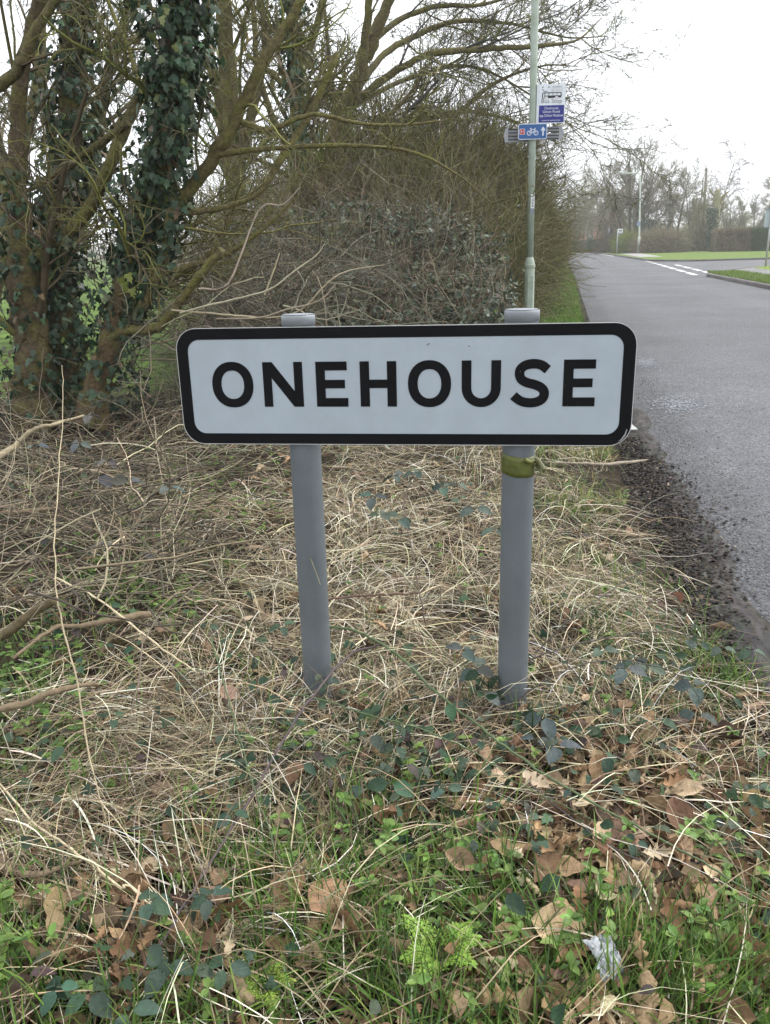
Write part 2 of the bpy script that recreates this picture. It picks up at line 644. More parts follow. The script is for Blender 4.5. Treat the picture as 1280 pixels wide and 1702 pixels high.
def town_sign():
    root = thing('place_name_sign', 'white ONEHOUSE village name sign with black border on two grey posts', 'sign')
    root.matrix_world = SIGN
    W_, H_ = 1.05, .2745
    msheet = mat('reflective_sheet', .5, .45, .07, 9, .06, 420, tint=(.30, .34, .37), tscale=6, tamt=.35)
    mblack = mat('black_vinyl', .7, .07, .1, 30)
    g = Geo().slab([rrect(W_, H_, .05)], -.003, 0, (.36, .41, .45), SAX)
    panel = g.build('sign_panel', msheet, root)
    Geo().slab([rrect(W_, H_, .05), rrect(W_ - .0026, H_ - .0026, .0488)[::-1]], -.0028, .0009, (.5, .5, .49), SAX).build('lit_edge', M_PLAIN, panel)  # paler ring: skylight on the sheet's edge put into the colour
    g = Geo().slab([rrect(W_ - .003, H_ - .003, .0486), rrect(W_ - .056, H_ - .053, .0285)[::-1]], .0002, .0007, (.008, .008, .009), SAX)
    g.build('border', mblack, panel)
    # pale scuff on the lower right corner where the black film has peeled
    g = Geo().slab([[(.497, -.127), (.5035, -.1215), (.511, -.109), (.5145, -.0975), (.516, -.1), (.5125, -.1135), (.505, -.1235)]], .0009, .0013, (.3, .3, .3), SAX)
    g.build('scuff', msheet, panel)
    h0, h1 = -.0465, .058
    hh = h1 - h0
    s = .0218
    L = []

    def rect(x0, z0, x1, z1):
        return [(x0, z0), (x1, z0), (x1, z1), (x0, z1)]

    def O(x0, x1):
        c, m_ = (x0 + x1) / 2, (h0 + h1) / 2
        a, b = (x1 - x0) / 2, hh / 2 + .0015
        return [[ell(c, m_, a, b), ell(c, m_, a - s * 1.03, b - s * .93)[::-1]]]

    def Ee(x0, x1):
        m_ = (h0 + h1) / 2 + .0005
        return [[[(x0, h0), (x1, h0), (x1, h0 + s * .93), (x0 + s, h0 + s * .93), (x0 + s, m_ - s * .45), (x1 - .0065, m_ - s * .45), (x1 - .0065, m_ + s * .45),
                  (x0 + s, m_ + s * .45), (x0 + s, h1 - s * .93), (x1 - .001, h1 - s * .93), (x1 - .001, h1), (x0, h1)]]]
    L += O(-.4442, -.3442)
    x0, x1 = -.3196, -.2248
    L += [[[(x0, h0), (x0 + s * .95, h0), (x0 + s * .95, h1 - .037), (x1 - s * 1.05, h0), (x1, h0), (x1, h1), (x1 - s * .95, h1), (x1 - s * .95, h0 + .037), (x0 + s * 1.05, h1), (x0, h1)]]]
    L += Ee(-.1934, -.1188)
    x0, x1 = -.0897, -.0049
    m_ = .0063
    L += [[[(x0, h0), (x0 + s, h0), (x0 + s, m_ - s * .45), (x1 - s, m_ - s * .45), (x1 - s, h0), (x1, h0), (x1, h1), (x1 - s, h1), (x1 - s, m_ + s * .45), (x0 + s, m_ + s * .45), (x0 + s, h1), (x0, h1)]]]
    L += O(.0212, .1201)
    x0, x1 = .144, .2321
    c, a = (x0 + x1) / 2, (x1 - x0) / 2
    zb = h0 - .0015 + a * .98
    out = [(x0, h1)] + [(c - a * math.cos(t), zb - a * .98 * math.sin(t)) for t in np.linspace(0, math.pi, 20)] + [(x1, h1), (x1 - s, h1)]
    ai = a - s
    out += [(c + ai * math.cos(t), zb - ai * 1.02 * math.sin(t)) for t in np.linspace(0, math.pi, 18)] + [(x0 + s, h1)]
    L += [[out]]
    sp = [(869, 171), (835, 147), (795, 139), (750, 146), (722, 168), (717, 195), (728, 222), (760, 240), (800, 250), (835, 266), (853, 290), (848, 322), (820, 342), (778, 349), (735, 342), (705, 325), (686, 309)]
    k = .1075 / 257.0
    pth = [(.2522 + (x - 665) * k * .975, h0 - .0015 + (372 - y) * k) for x, y in sp]
    L += [[stroke(smooth2(pth, 4), s * .97)]]
    L += Ee(.3702, .4408)
    g = Geo()
    gw = Geo()
    for lp in L:
        g.slab(lp, .0004, .0009, (.008, .008, .009), SAX)
    g.build('lettering', mblack, panel)
    r = RNG(12)
    for k in range(9):
        g = Geo()
        x, z, q = r.uniform(-.47, .47), r.uniform(-.1, .1), r.uniform(.0006, .0016)
        g.slab([[(x + q * math.cos(t) * r.uniform(.6, 1.4), z + q * math.sin(t)) for t in np.linspace(0, 5.5, 7)]], .0002, .0011, (.1, .09, .06), SAX)
        g.build('dirt_speck', M_PLAIN, panel)
    g = Geo()
    g.slab([[(.065, .0935), (.0705, .0975), (.0712, .0963), (.0655, .0925)]], .0002, .0013, (.08, .07, .04), SAX)
    g.build('dirt_speck', M_PLAIN, panel)
    mpost = mat('grey_plastic_coat', .5, .4, .1, 8, .04, 120, tint=(.095, .108, .115), tscale=7, tamt=.5)
    for ux, top in ((-.238, .163), (.2768, .166)):
        z = np.array([-1.05, -.6, -.2, .1, top])
        P = np.stack([np.full(5, ux), np.full(5, .043), z], 1)
        g = Geo().tubes(P, np.full(5, .038), 40, (.12, .135, .145))
        po = g.build('post', mpost, root, True)
        zz = np.array([top - .024, top - .0238, top - .006, top - .002, top, top + .0015])
        P = np.stack([np.full(6, ux), np.full(6, .043), zz], 1)
        g = Geo().tubes(P, np.array([.0385, .0398, .0398, .0385, .035, .001]), 40, (.22, .235, .25))
        g.build('cap', mat('cap_plastic', .45, .45, .06, 20), po, True)
        for cz in (-.085, .085):
            g = Geo()
            a = np.linspace(math.radians(-200), math.radians(20), 24)
            ring = np.stack([ux + .041 * np.cos(a), .043 - .041 * np.sin(a), np.full(24, cz)], 1)
            g.tubes(ring, np.full(24, .004), 6, (.4, .41, .42), True)
            g.box((ux - .045, .012, cz), (.03, .018, .028), (.4, .41, .42))
            g.box((ux + .045, .012, cz), (.03, .018, .028), (.4, .41, .42))
            g.build('clamp', mat('galvanised', .4, .5, .15, 40, metal=.7), po)
    po = [o for o in root.children if o.name.startswith('post')][1]
    # green tape wound round the right post, its end knotted on the far side
    rt = RNG(3)
    n = 64
    mt = mat('green_tape', .5, .4, .35, 35, .15, 60, tint=(.12, .13, .04), tscale=25, tamt=.5)
    g = Geo()
    V = []
    zs = [-.166, -.1655, -.177, -.19, -.203, -.2135, -.214]
    for i, z in enumerate(zs):
        rr = .0383 if i in (0, 6) else .0398
        for k in range(n):
            a = 2 * math.pi * k / n
            ww = .0006 * math.sin(5 * a + z * 300) + .0004 * math.sin(11 * a)
            V.append((.2768 + (rr + ww) * math.cos(a), .043 + (rr + ww) * math.sin(a), z + .002 * math.sin(a * 2 + 1) - .002 * math.cos(a)))
    i = np.arange(7 * n).reshape(7, n)
    q = np.stack([i[:-1], np.roll(i[:-1], -1, 1), np.roll(i[1:], -1, 1), i[1:]], -1).reshape(-1, 4)
    g.add(V, q, (.075, .085, .012))
    tape = g.build('tape', mt, po, True)
    g = Geo()
    g.tubes(smooth2([(.312, .035, -.178), (.322, .025, -.181), (.331, .012, -.19), (.336, .005, -.197)], 5), np.linspace(.0075, .0055, 16), 10, (.11, .105, .05), True)
    g.tubes(smooth2([(.318, .03, -.19), (.327, .02, -.2), (.33, .012, -.21)], 5), np.linspace(.0045, .0015, 11), 7, (.08, .09, .018), True)
    g.tubes(smooth2([(.29, .004, -.172), (.303, .007, -.178), (.312, .014, -.176)], 5), np.linspace(.006, .004, 11), 7, (.12, .13, .02), True)
    g.build('tape_knot', mt, tape, True)
    return root


town_sign()


# ------------------------------------------------------------------ plant builders
def oval(K=5, fold=.12, bend=-.25, w_=.33, pk=.45, wave=0.0):
    t = np.linspace(0, 1, K + 1)
    wd = w_ * np.sin(np.pi * t ** (math.log(.5) / math.log(pk))) ** .8
    wd[0] = .02
    wd[-1] = .0
    V = []
    for i, tt in enumerate(t):
        z = bend * tt * tt
        zz = fold * wd[i] / w_ + wave * (1 if i % 2 else -1)
        V += [(-wd[i], tt, z + zz), (0, tt, z), (wd[i], tt, z + zz)]
    F = []
    for i in range(K):
        a, b = 3 * i, 3 * i + 3
        F += [[a, a + 1, b + 1, b], [a + 1, a + 2, b + 2, b + 1]]
    return np.array(V), [np.array(F)]


def oak(curl=.3, bend=.3, seed=0):
    r = random.Random(seed)
    prof = [(0, .012), (.09, .03), (.17, .14), (.23, .06), (.35, .25), (.42, .09), (.55, .34), (.63, .12), (.75, .29), (.82, .13), (.91, .17), (1.0, .05)]
    V = []
    for t, w_ in prof:
        z = bend * (t - .5) ** 2 * 2 + r.uniform(-.02, .02)
        wl, wr = w_ * r.uniform(.85, 1.1), w_ * r.uniform(.85, 1.1)
        ca = curl * (1 + .4 * math.sin(7 * t + seed))
        V += [(-wl * math.cos(ca * 1.6), t, z + wl * math.sin(ca * 1.6) + r.uniform(-.025, .025)), (-wl * .5, t, z + .4 * wl * math.sin(ca)), (0, t, z),
              (wr * .5, t, z + .4 * wr * math.sin(ca)), (wr * math.cos(ca * 1.6), t, z + wr * math.sin(ca * 1.6) + r.uniform(-.025, .025))]
    F = []
    for i in range(len(prof) - 1):
        for k in range(4):
            a, b = 5 * i + k, 5 * i + 5 + k
            F.append([a, a + 1, b + 1, b])
    return np.array(V), [np.array(F)]


def ivyleaf(seed=0):
    pts = [(0, .0, 0), (.30, -.08, -.03), (.42, .2, -.07), (.22, .32, -.01), (.30, .62, -.06), (.12, .68, -.02), (0, 1, -.12), (-.12, .68, -.02), (-.30, .62, -.06), (-.22, .32, -.01), (-.42, .2, -.07), (-.30, -.08, -.03)]
    V = np.array(pts + [(0, .32, .03)])
    n = len(pts)
    return V, [np.array([[n, i, (i + 1) % n] for i in range(n)])]


T_BR = oval(5, .12, -.22, .32, .42, .012)
T_SM = oval(3, .1, -.2, .3, .45)
T_IV = ivyleaf()
T_OAK = [oak(c, b, s) for s, (c, b) in enumerate(((.15, .2), (.5, .35), (-.4, -.3), (.8, .2), (.3, -.5), (-.7, .4)))]
T_BEECH = [oval(6, f, b, .3, .5, .03) for f, b in ((.2, .3), (-.25, -.3), (.4, .1))]


def rdir(n, r, zlo=-1, zhi=1):
    z = r.uniform(zlo, zhi, n)
    a = r.uniform(0, 2 * math.pi, n)
    q = np.sqrt(np.maximum(0, 1 - z * z))
    return np.stack([q * np.cos(a), q * np.sin(a), z], 1)


def grow(P0, D0, L, K, wander, up, r, curl=0.0):
    N = len(P0)
    P = [P0]
    D = nrm(D0)
    for k in range(K - 1):
        D = nrm(D + wander * r.normal(size=(N, 3)) + np.array([0, 0, up]))
        P.append(P[-1] + D * (L / (K - 1))[:, None])
    return np.stack(P, 1)


def spawn(P, R, n, r, t0=.25, t1=1.0, a0=25, a1=60, lf=(.3, .6), rf=.55, rmin=.002, bias=None, flat=1.0):
    N, K, _ = P.shape
    ln = np.linalg.norm(np.diff(P, axis=1), axis=2).sum(1)
    pi = r.choice(N, n, p=ln / ln.sum())
    t = r.uniform(t0, t1, n) * (K - 1)
    i = np.minimum(t.astype(int), K - 2)
    f = (t - i)[:, None]
    pos = P[pi, i] * (1 - f) + P[pi, i + 1] * f
    T = nrm(P[pi, i + 1] - P[pi, i])
    pr = r.normal(size=(n, 3))
    pr[:, 2] *= flat
    if bias is not None:
        pr = pr + np.array(bias)
    pr = nrm(pr - (pr * T).sum(1, keepdims=True) * T)
    a = np.radians(r.uniform(a0, a1, n))[:, None]
    D = T * np.cos(a) + pr * np.sin(a)
    L = ln[pi] * r.uniform(lf[0], lf[1], n) * (1 - .35 * t / (K - 1))
    R0 = np.maximum(rmin, rf * (R[pi, i] * (1 - f[:, 0]) + R[pi, i + 1] * f[:, 0]))
    return pos, D, L, R0


def taper(R0, K, e=.35):
    return R0[:, None] * np.linspace(1, e, K)[None]


def px_limb(pts, k=6):
    """limb through (px, py, distance, radius)"""
    A = np.array([np.append(at(p[0], p[1], p[2]), p[3]) for p in pts])
    s = smooth2(A, k)
    q = RNG(int(abs(pts[0][0] * 7 + pts[-1][1])) + len(pts))
    m = len(s)
    s[1:-1, :3] += q.normal(0, .12, (m - 2, 3)) * s[1:-1, 3:4]
    s[:, 3] *= 1 + q.normal(0, .05, m)
    return s[:, :3], s[:, 3]


def resample(P, n):
    s = np.concatenate([[0], np.cumsum(np.linalg.norm(np.diff(P, axis=0), axis=1))])
    t = np.linspace(0, s[-1], n)
    return np.stack([np.interp(t, s, P[:, k]) for k in range(P.shape[1])], 1)


def wood(limbs, r, lv, col, colp):
    """twigs on limbs: lv = list of (count, K, wander, up, angles, len range, rf, rmin, bias)"""
    K0 = 14
    A = np.stack([resample(np.concatenate([P, R[:, None]], 1), K0) for P, R in limbs])
    P, R = A[..., :3], A[..., 3]
    g = Geo()
    for n, K, wd, up, an, lf, rf, rmin, bias in lv:
        pos, D, L, R0 = spawn(P, R, n, r, .18, 1.0, an[0], an[1], lf, rf, rmin, bias)
        P = grow(pos, D, L, K, wd, up, r)
        ok = ~((P[:, :, 0] > 1.25) & (P[:, :, 1] < 11.2)).any(1)       # nothing grows across the road-side lamp column
        P, R0, n = P[ok], R0[ok], int(ok.sum())
        R = taper(R0, K, .4)
        g.tubes(P, R, 4 if R0.mean() > .012 else 3, pick(col, colp, n, r, .25))
    return g, P, R


def ivy_on(P, R, n, r, out=(.0, .09), size=(.04, .075), seed=0, g=None, cols=None, t0=0, t1=1):
    g = g or Geo()
    K = len(P)
    t = r.uniform(t0, t1, n) * (K - 1)
    i = np.minimum(t.astype(int), K - 2)
    f = (t - i)[:, None]
    pos = P[i] * (1 - f) + P[i + 1] * f
    rad = R[i]
    T = nrm(P[i + 1] - P[i])
    pr = r.normal(size=(n, 3))
    pr = nrm(pr - (pr * T).sum(1, keepdims=True) * T)
    cl = .5 + .5 * wav(pos[:, 0] * 3 + pr[:, 0] * 2, pos[:, 2] * 3 + pr[:, 1] * 2, 1.0, seed)
    pos = pos + pr * (rad + out[0] + (out[1] - out[0]) * r.uniform(0, 1, n) ** 1.5 * (.4 + 1.2 * cl))[:, None]
    nn = nrm(pr + .45 * r.normal(size=(n, 3)) + np.array([0, 0, .35]))
    ax = nrm(np.array([0, 0, -1.0]) + .55 * r.normal(size=(n, 3)) + .25 * pr)
    c = pick(cols or [(.03, .06, .03), (.045, .08, .042), (.07, .092, .04), (.11, .13, .035), (.12, .08, .04)], [.45, .32, .14, .04, .05], n, r, .3)
    g.leaves(T_IV, pos, ax, nn, r.uniform(size[0], size[1], n), c)
    return g


TW = [(.14, .118, .065), (.13, .13, .045), (.17, .145, .09), (.08, .065, .04)]
TWM = [(.14, .145, .04), (.165, .155, .055), (.12, .105, .05), (.18, .155, .10)]


# ------------------------------------------------------------------ ivy-clad trees on the left
def left_trees():
    r = RNG(31)
    # a: bare forked stem nearest the left edge
    a = [px_limb(p) for p in (
        [(62, 722, 5.6, .16), (55, 640, 5.6, .125), (48, 520, 5.6, .11), (40, 430, 5.6, .10), (33, 330, 5.6, .055), (29, 210, 5.6, .05), (40, 100, 5.6, .045), (72, -20, 5.55, .04), (90, -140, 5.5, .03)],
        [(44, 436, 5.6, .07), (95, 405, 5.5, .055), (145, 350, 5.4, .05), (185, 270, 5.3, .047), (218, 190, 5.35, .042), (262, 105, 5.4, .036), (300, 60, 5.5, .03), (350, 10, 5.5, .026), (395, -70, 5.5, .02)],
        [(-60, 180, 5.3, .05), (10, 135, 5.25, .042), (40, 95, 5.2, .04), (62, 45, 5.2, .036), (95, 0, 5.2, .03), (150, -80, 5.2, .02)],
        [(26, 400, 5.8, .035), (5, 290, 5.9, .03), (-30, 230, 6, .03)],
        [(212, 205, 5.25, .03), (150, 250, 5.4, .026), (60, 310, 5.6, .02), (-30, 345, 5.7, .014)],
        [(200, 240, 5.28, .012), (205, 300, 5.2, .011), (228, 345, 5.15, .01), (240, 362, 5.1, .008)])]
    t = thing('tree', 'bare forked tree with a thick mossy limb rising right, nearest the left edge', 'tree', tuple(a[0][0][0]))
    g = Geo().tubes(a[0][0], a[0][1], 14, (.10, .075, .045))
    adopt(g.build('trunk', M_BARK, smooth=True), t)
    a = a[:1] + [(P, R * .8) for P, R in a[1:]]
    for P, R in a[1:]:
        adopt(Geo().tubes(P, R, 10, (.11, .095, .045), True).build('limb', M_BARK, smooth=True), t)
    lim = [(P, R) for P, R in a[:5]]
    g, P, R = wood(lim, r, [(26, 9, .13, .05, (25, 65), (.3, .6), .28, .005, None), (170, 7, .18, .02, (25, 60), (.3, .6), .5, .0028, None), (1500, 6, .22, .0, (25, 60), (.3, .7), .6, .0013, None)], TW, [.3, .35, .2, .15])
    adopt(g.build('crown', M_TWIG), t)
    g = ivy_on(a[0][0], a[0][1], 420, r, (0, .10), (.04, .075), 1, t0=.05, t1=.55)
    ivy_on(a[1][0][:10], a[1][1][:10], 90, r, (0, .05), (.04, .07), 2, g)
    adopt(g.build('ivy', M_IVY), t)
    # b: upright ivy column
    b = [px_limb(p) for p in (
        [(118, 700, 5.9, .13), (108, 560, 5.9, .10), (104, 430, 5.9, .085), (112, 300, 5.9, .08), (120, 150, 5.9, .08), (128, 0, 5.9, .075), (140, -160, 5.9, .06)],
        [(108, 440, 5.9, .05), (150, 300, 6.1, .045), (175, 140, 6.2, .04), (215, 10, 6.3, .03), (240, -90, 6.3, .02)],
        [(85, 690, 6, .05), (92, 540, 6.1, .045), (72, 400, 6.2, .04), (88, 250, 6.3, .035), (60, 90, 6.4, .03)])]
    t = thing('ivy_tree', 'upright tree trunk cloaked in dark ivy, second from the left edge', 'tree', tuple(b[0][0][0]))
    adopt(Geo().tubes(b[0][0], b[0][1], 12, (.09, .07, .045)).build('trunk', M_BARK, smooth=True), t)
    for P, R in b[1:]:
        adopt(Geo().tubes(P, R, 8, (.09, .08, .045), True).build('limb', M_BARK, smooth=True), t)
    g, P, R = wood(b, r, [(22, 9, .14, .05, (30, 70), (.25, .5), .25, .005, (0, .8, 0)), (150, 7, .2, .02, (25, 60), (.3, .7), .5, .0028, None), (1500, 6, .22, 0, (25, 60), (.3, .8), .6, .0013, None)], TW, [.3, .35, .2, .15])
    adopt(g.build('crown', M_TWIG), t)
    g = ivy_on(b[0][0], b[0][1], 3200, r, (0, .14), (.035, .068), 3, t0=.0, t1=1)
    ivy_on(b[1][0], b[1][1], 320, r, (0, .10), (.035, .07), 4, g)
    ivy_on(b[2][0], b[2][1], 380, r, (0, .14), (.035, .07), 4, g)
    adopt(g.build('ivy', M_IVY), t)
    # c: leaning ivy trunk with mossy limbs reaching right
    c = [px_limb(p) for p in (
        [(150, 712, 5.5, .115), (168, 620, 5.5, .085), (192, 540, 5.5, .08), (222, 440, 5.55, .075), (252, 330, 5.4, .08), (282, 200, 5.1, .062), (296, 90, 4.95, .06), (301, -40, 4.9, .056), (306, -160, 4.9, .05)],
        [(205, 540, 5.45, .05), (245, 500, 5.35, .045), (275, 420, 5.3, .042), (288, 350, 5.25, .04), (330, 300, 5.2, .05), (375, 230, 5.1, .047), (408, 165, 5.05, .042), (440, 95, 5.0, .038), (480, 35, 5, .034), (530, -50, 5, .026)],
        [(180, 560, 5.45, .045), (215, 548, 5.35, .04), (258, 546, 5.2, .036), (295, 510, 5.1, .034), (330, 460, 5.0, .03), (368, 415, 4.95, .026)],
        [(270, 455, 5.3, .026), (320, 442, 5.25, .022), (380, 420, 5.2, .02), (450, 370, 5.2, .012), (500, 320, 5.2, .006)],
        [(395, 200, 5.1, .024), (450, 215, 5.0, .018), (520, 190, 4.95, .015), (600, 206, 4.9, .012), (680, 207, 4.9, .009), (740, 200, 4.9, .006)],
        [(350, 258, 5.15, .024), (430, 248, 5.0, .018), (540, 242, 4.9, .015), (620, 244, 4.85, .012), (690, 254, 4.8, .011), (760, 290, 4.8, .006), (820, 340, 4.8, .004)],
        [(290, 355, 5.25, .028), (370, 345, 5.2, .02), (430, 320, 5.2, .018), (470, 260, 5.25, .03), (520, 180, 5.3, .026), (560, 90, 5.3, .02)])]
    t = thing('ivy_tree', 'leaning ivy-clad trunk just left of the sign with long mossy limbs reaching right', 'tree', tuple(c[0][0][0]))
    adopt(Geo().tubes(c[0][0], c[0][1], 14, (.115, .08, .045)).build('trunk', M_BARK, smooth=True), t)
    c = c[:1] + [(P, R * .8) for P, R in c[1:]]
    for P, R in c[1:]:
        adopt(Geo().tubes(P, R, 10, (.13, .11, .05), True).build('limb', M_BARK, smooth=True), t)
    g, P, R = wood(c[:2] + c[3:], r, [(34, 9, .14, .03, (25, 70), (.25, .5), .28, .004, (.5, 0, 0)), (230, 7, .2, .0, (25, 60), (.3, .6), .5, .0026, None), (2400, 6, .24, -.02, (25, 65), (.3, .7), .6, .0013, None)], TWM, [.3, .3, .25, .15])
    adopt(g.build('crown', M_TWIG), t)
    g = ivy_on(c[0][0], c[0][1], 4800, r, (0, .15), (.032, .068), 5, t0=.36, t1=1)
    ivy_on(c[0][0], c[0][1], 260, r, (0, .10), (.04, .07), 6, g, t0=.06, t1=.4)
    ivy_on(c[1][0][:22], c[1][1][:22], 260, r, (0, .07), (.04, .07), 6, g)
    g.leaves(T_IV, np.array([at(x, y, 5.3) for x, y in ((205, 470), (212, 455), (218, 480), (200, 462), (262, 322), (272, 318), (280, 326), (258, 330))]),
             np.tile([0.2, -.3, -1.0], (8, 1)) + r.normal(0, .3, (8, 3)), np.tile([0, -1.0, .5], (8, 1)), np.full(8, .07), jit((.17, .22, .03), 8, r, .15))
    adopt(g.build('ivy', M_IVY), t)
    # low ivy thicket between the stems
    r = RNG(77)
    n = 1900
    px, py = r.uniform(-40, 255, n), r.uniform(330, 740, n)
    Yd = r.uniform(5.7, 6.7, n)
    pos = np.array([at(x, y, d) for x, y, d in zip(px, py, Yd)])
    keep = (pos[:, 2] > .15) & (wav(pos[:, 0] * 2.2, pos[:, 2] * 2.2, 1.1, 9) + .9 * (py - 330) / 400 > .55)
    pos = pos[keep]
    n = len(pos)
    g = Geo().leaves(T_IV, pos, np.array([0, 0, -1.0]) + .6 * r.normal(size=(n, 3)), np.array([0, -.7, .6]) + .6 * r.normal(size=(n, 3)), r.uniform(.035, .075, n),
                     pick([(.02, .045, .025), (.035, .065, .035), (.06, .05, .03)], [.5, .4, .1], n, r, .3))
    st = grow(pos[::9], np.array([0, 0, 1.0]) + .8 * r.normal(size=(len(pos[::9]), 3)), r.uniform(.3, .9, len(pos[::9])), 7, .3, 0, r)
    g.tubes(st, np.full(st.shape[:2], .004), 3, jit((.09, .065, .04), len(st), r))
    tag(g.build('ivy_thicket', M_IVY), 'dark ivy and bare stems growing thickly between the trunks on the left', 'ivy', kind='stuff')


left_trees()


# ------------------------------------------------------------------ trees behind the bramble bank
def mid_trees():
    def make(name, label, limbs, lv, seed, col, cp, ivy=None, bark=(.12, .10, .05)):
        r = RNG(seed)
        A = [px_limb(p) for p in limbs]
        t = thing(name, label, 'tree', tuple(A[0][0][0]))
        adopt(Geo().tubes(A[0][0], A[0][1], 12, bark).build('trunk', M_BARK, smooth=True), t)
        for P, R in A[1:]:
            adopt(Geo().tubes(P, R, 8, bark, True).build('limb', M_BARK, smooth=True), t)
        g, P, R = wood(A, r, lv, col, cp)
        adopt(g.build('crown', M_TWIG), t)
        if ivy:
            g = ivy_on(A[ivy[0]][0], A[ivy[0]][1], ivy[1], r, (0, .14), (.05, .09), seed)
            adopt(g.build('ivy', M_IVY), t)
    D = 12.3
    make('tree', 'spreading bare tree behind the bramble bank whose long boughs sweep right over the road', [
        [(500, 520, D, 0.192), (530, 400, D, 0.163), (552, 280, D, 0.144), (575, 190, D, 0.115), (598, 120, D, 0.096), (622, 60, D, 0.082), (655, -20, D, 0.067), (690, -120, D, 0.048)],
        [(560, 230, D, 0.086), (590, 150, 12.00, 0.072), (606, 70, 11.87, 0.058), (614, 0, 11.74, 0.048), (618, -90, 11.61, 0.029)],
        [(566, 190, D, 0.058), (640, 130, 12.13, 0.053), (700, 95, 12.00, 0.048), (760, 84, 12.00, 0.043), (830, 80, 12.13, 0.037), (900, 76, 12.38, 0.029), (960, 66, 12.64, 0.015), (1000, 30, 12.90, 0.008)],
        [(590, 150, D, 0.053), (640, 90, 12.90, 0.048), (700, 55, 13.29, 0.040), (760, 35, 13.54, 0.034), (850, 40, 13.93, 0.025), (940, 62, 14.19, 0.014), (1010, 60, 14.45, 0.006)],
        [(612, 80, D, 0.043), (660, 35, 12.64, 0.038), (730, 10, 12.90, 0.033), (800, 8, 12.90, 0.025), (890, -20, 12.90, 0.014)],
        [(570, 240, D, 0.058), (640, 205, 12.64, 0.048), (700, 200, 12.90, 0.040), (770, 185, 13.16, 0.030), (850, 200, 13.54, 0.019), (930, 240, 13.93, 0.010)],
        [(556, 260, D, 0.048), (660, 230, 12.90, 0.038), (740, 205, 13.29, 0.033), (820, 140, 13.54, 0.025), (900, 110, 13.80, 0.014), (960, 110, 14.19, 0.008)],
        [(580, 180, D, 0.038), (680, 130, 13.54, 0.034), (780, 110, 14.19, 0.025), (870, 150, 14.71, 0.015), (950, 210, 15.22, 0.009), (985, 240, 15.48, 0.005)],
        [(535, 330, D, 0.067), (470, 230, 12.64, 0.053), (430, 120, 12.90, 0.043), (420, 0, 12.90, 0.034), (400, -80, 12.90, 0.024)],
    ], [(100, 9, .15, .02, (20, 60), (.25, .5), .36, .009, (.25, 0, 0)), (900, 7, .2, .0, (25, 60), (.25, .6), .55, .0055, None), (9000, 5, .25, -.01, (25, 70), (.3, .8), .7, .0036, None)], 41, TWM + [(.075, .07, .065)], [.2, .2, .25, .1, .25])
    make('tree', 'slim mossy trees with upright stems behind the leaning ivy trunk', [
        [(400, 480, 11, .16), (395, 330, 11, .13), (385, 200, 11, .11), (378, 90, 11, .10), (368, -20, 11, .09), (362, -120, 11, .06)],
        [(392, 320, 11, .1), (372, 200, 11.3, .085), (352, 110, 11.4, .07), (345, 0, 11.5, .06), (340, -100, 11.5, .04)],
        [(395, 300, 11, .07), (420, 180, 11.4, .06), (440, 80, 11.5, .045), (430, -20, 11.5, .035)],
        [(372, 220, 11, .06), (330, 140, 11.5, .05), (250, 60, 12, .04), (200, -30, 12, .03)],
    ], [(34, 9, .16, .06, (25, 60), (.3, .6), .25, .007, None), (240, 7, .22, .02, (25, 60), (.3, .6), .5, .004, None), (2400, 5, .26, .0, (25, 65), (.3, .8), .7, .003, None)], 42, TWM, [.3, .3, .25, .15])
    make('ivy_tree', 'dead-looking ivy-topped trunk standing between the slim stems and the spreading tree', [
        [(505, 420, 10.5, .12), (500, 280, 10.5, .10), (493, 170, 10.5, .09), (490, 90, 10.5, .08), (484, 20, 10.5, .06), (478, -80, 10.5, .05)],
        [(494, 140, 10.5, .05), (525, 50, 10.6, .045), (545, -40, 10.7, .03)],
        [(492, 160, 10.5, .045), (450, 120, 10.3, .035), (410, 90, 10.2, .02)],
    ], [(34, 9, .16, .04, (25, 60), (.25, .5), .3, .007, None), (260, 7, .22, .02, (25, 60), (.3, .6), .5, .004, None), (1500, 5, .26, .0, (25, 65), (.3, .8), .7, .003, None)], 43, TWM, [.25, .3, .25, .2], (0, 1100))
    make('tree', 'bare tree with dense thin twigs far left behind the ivy column', [
        [(-30, 560, 10, .12), (0, 420, 10, .1), (20, 280, 10, .085), (60, 150, 10, .07), (70, 0, 10, .055), (80, -100, 10, .04)],
        [(10, 330, 10, .06), (-30, 200, 10.3, .05), (-60, 60, 10.5, .04)],
        [(40, 200, 10, .05), (140, 110, 10.4, .042), (230, 60, 10.8, .035), (300, -20, 11, .025)],
        [(5, 380, 10, .05), (120, 300, 10.5, .04), (220, 180, 11, .032), (330, 120, 11.4, .022)],
    ], [(26, 9, .18, .04, (25, 65), (.3, .6), .25, .006, None), (200, 7, .24, .01, (25, 65), (.3, .6), .5, .0035, None), (2200, 5, .28, .0, (25, 70), (.3, .8), .7, .0028, None)], 44, TW, [.3, .35, .2, .15])


mid_trees()


# ------------------------------------------------------------------ roadside hedge, bramble bank and scrub
def clear(P):
    """the strip of verge in front of the lamp column that traffic and the mower keep open"""
    x, y, z = P[..., 0], P[..., 1], P[..., 2]
    return (y < 10.9) & (((x > .163 * y) & (z > .62)) | (x > .188 * y))


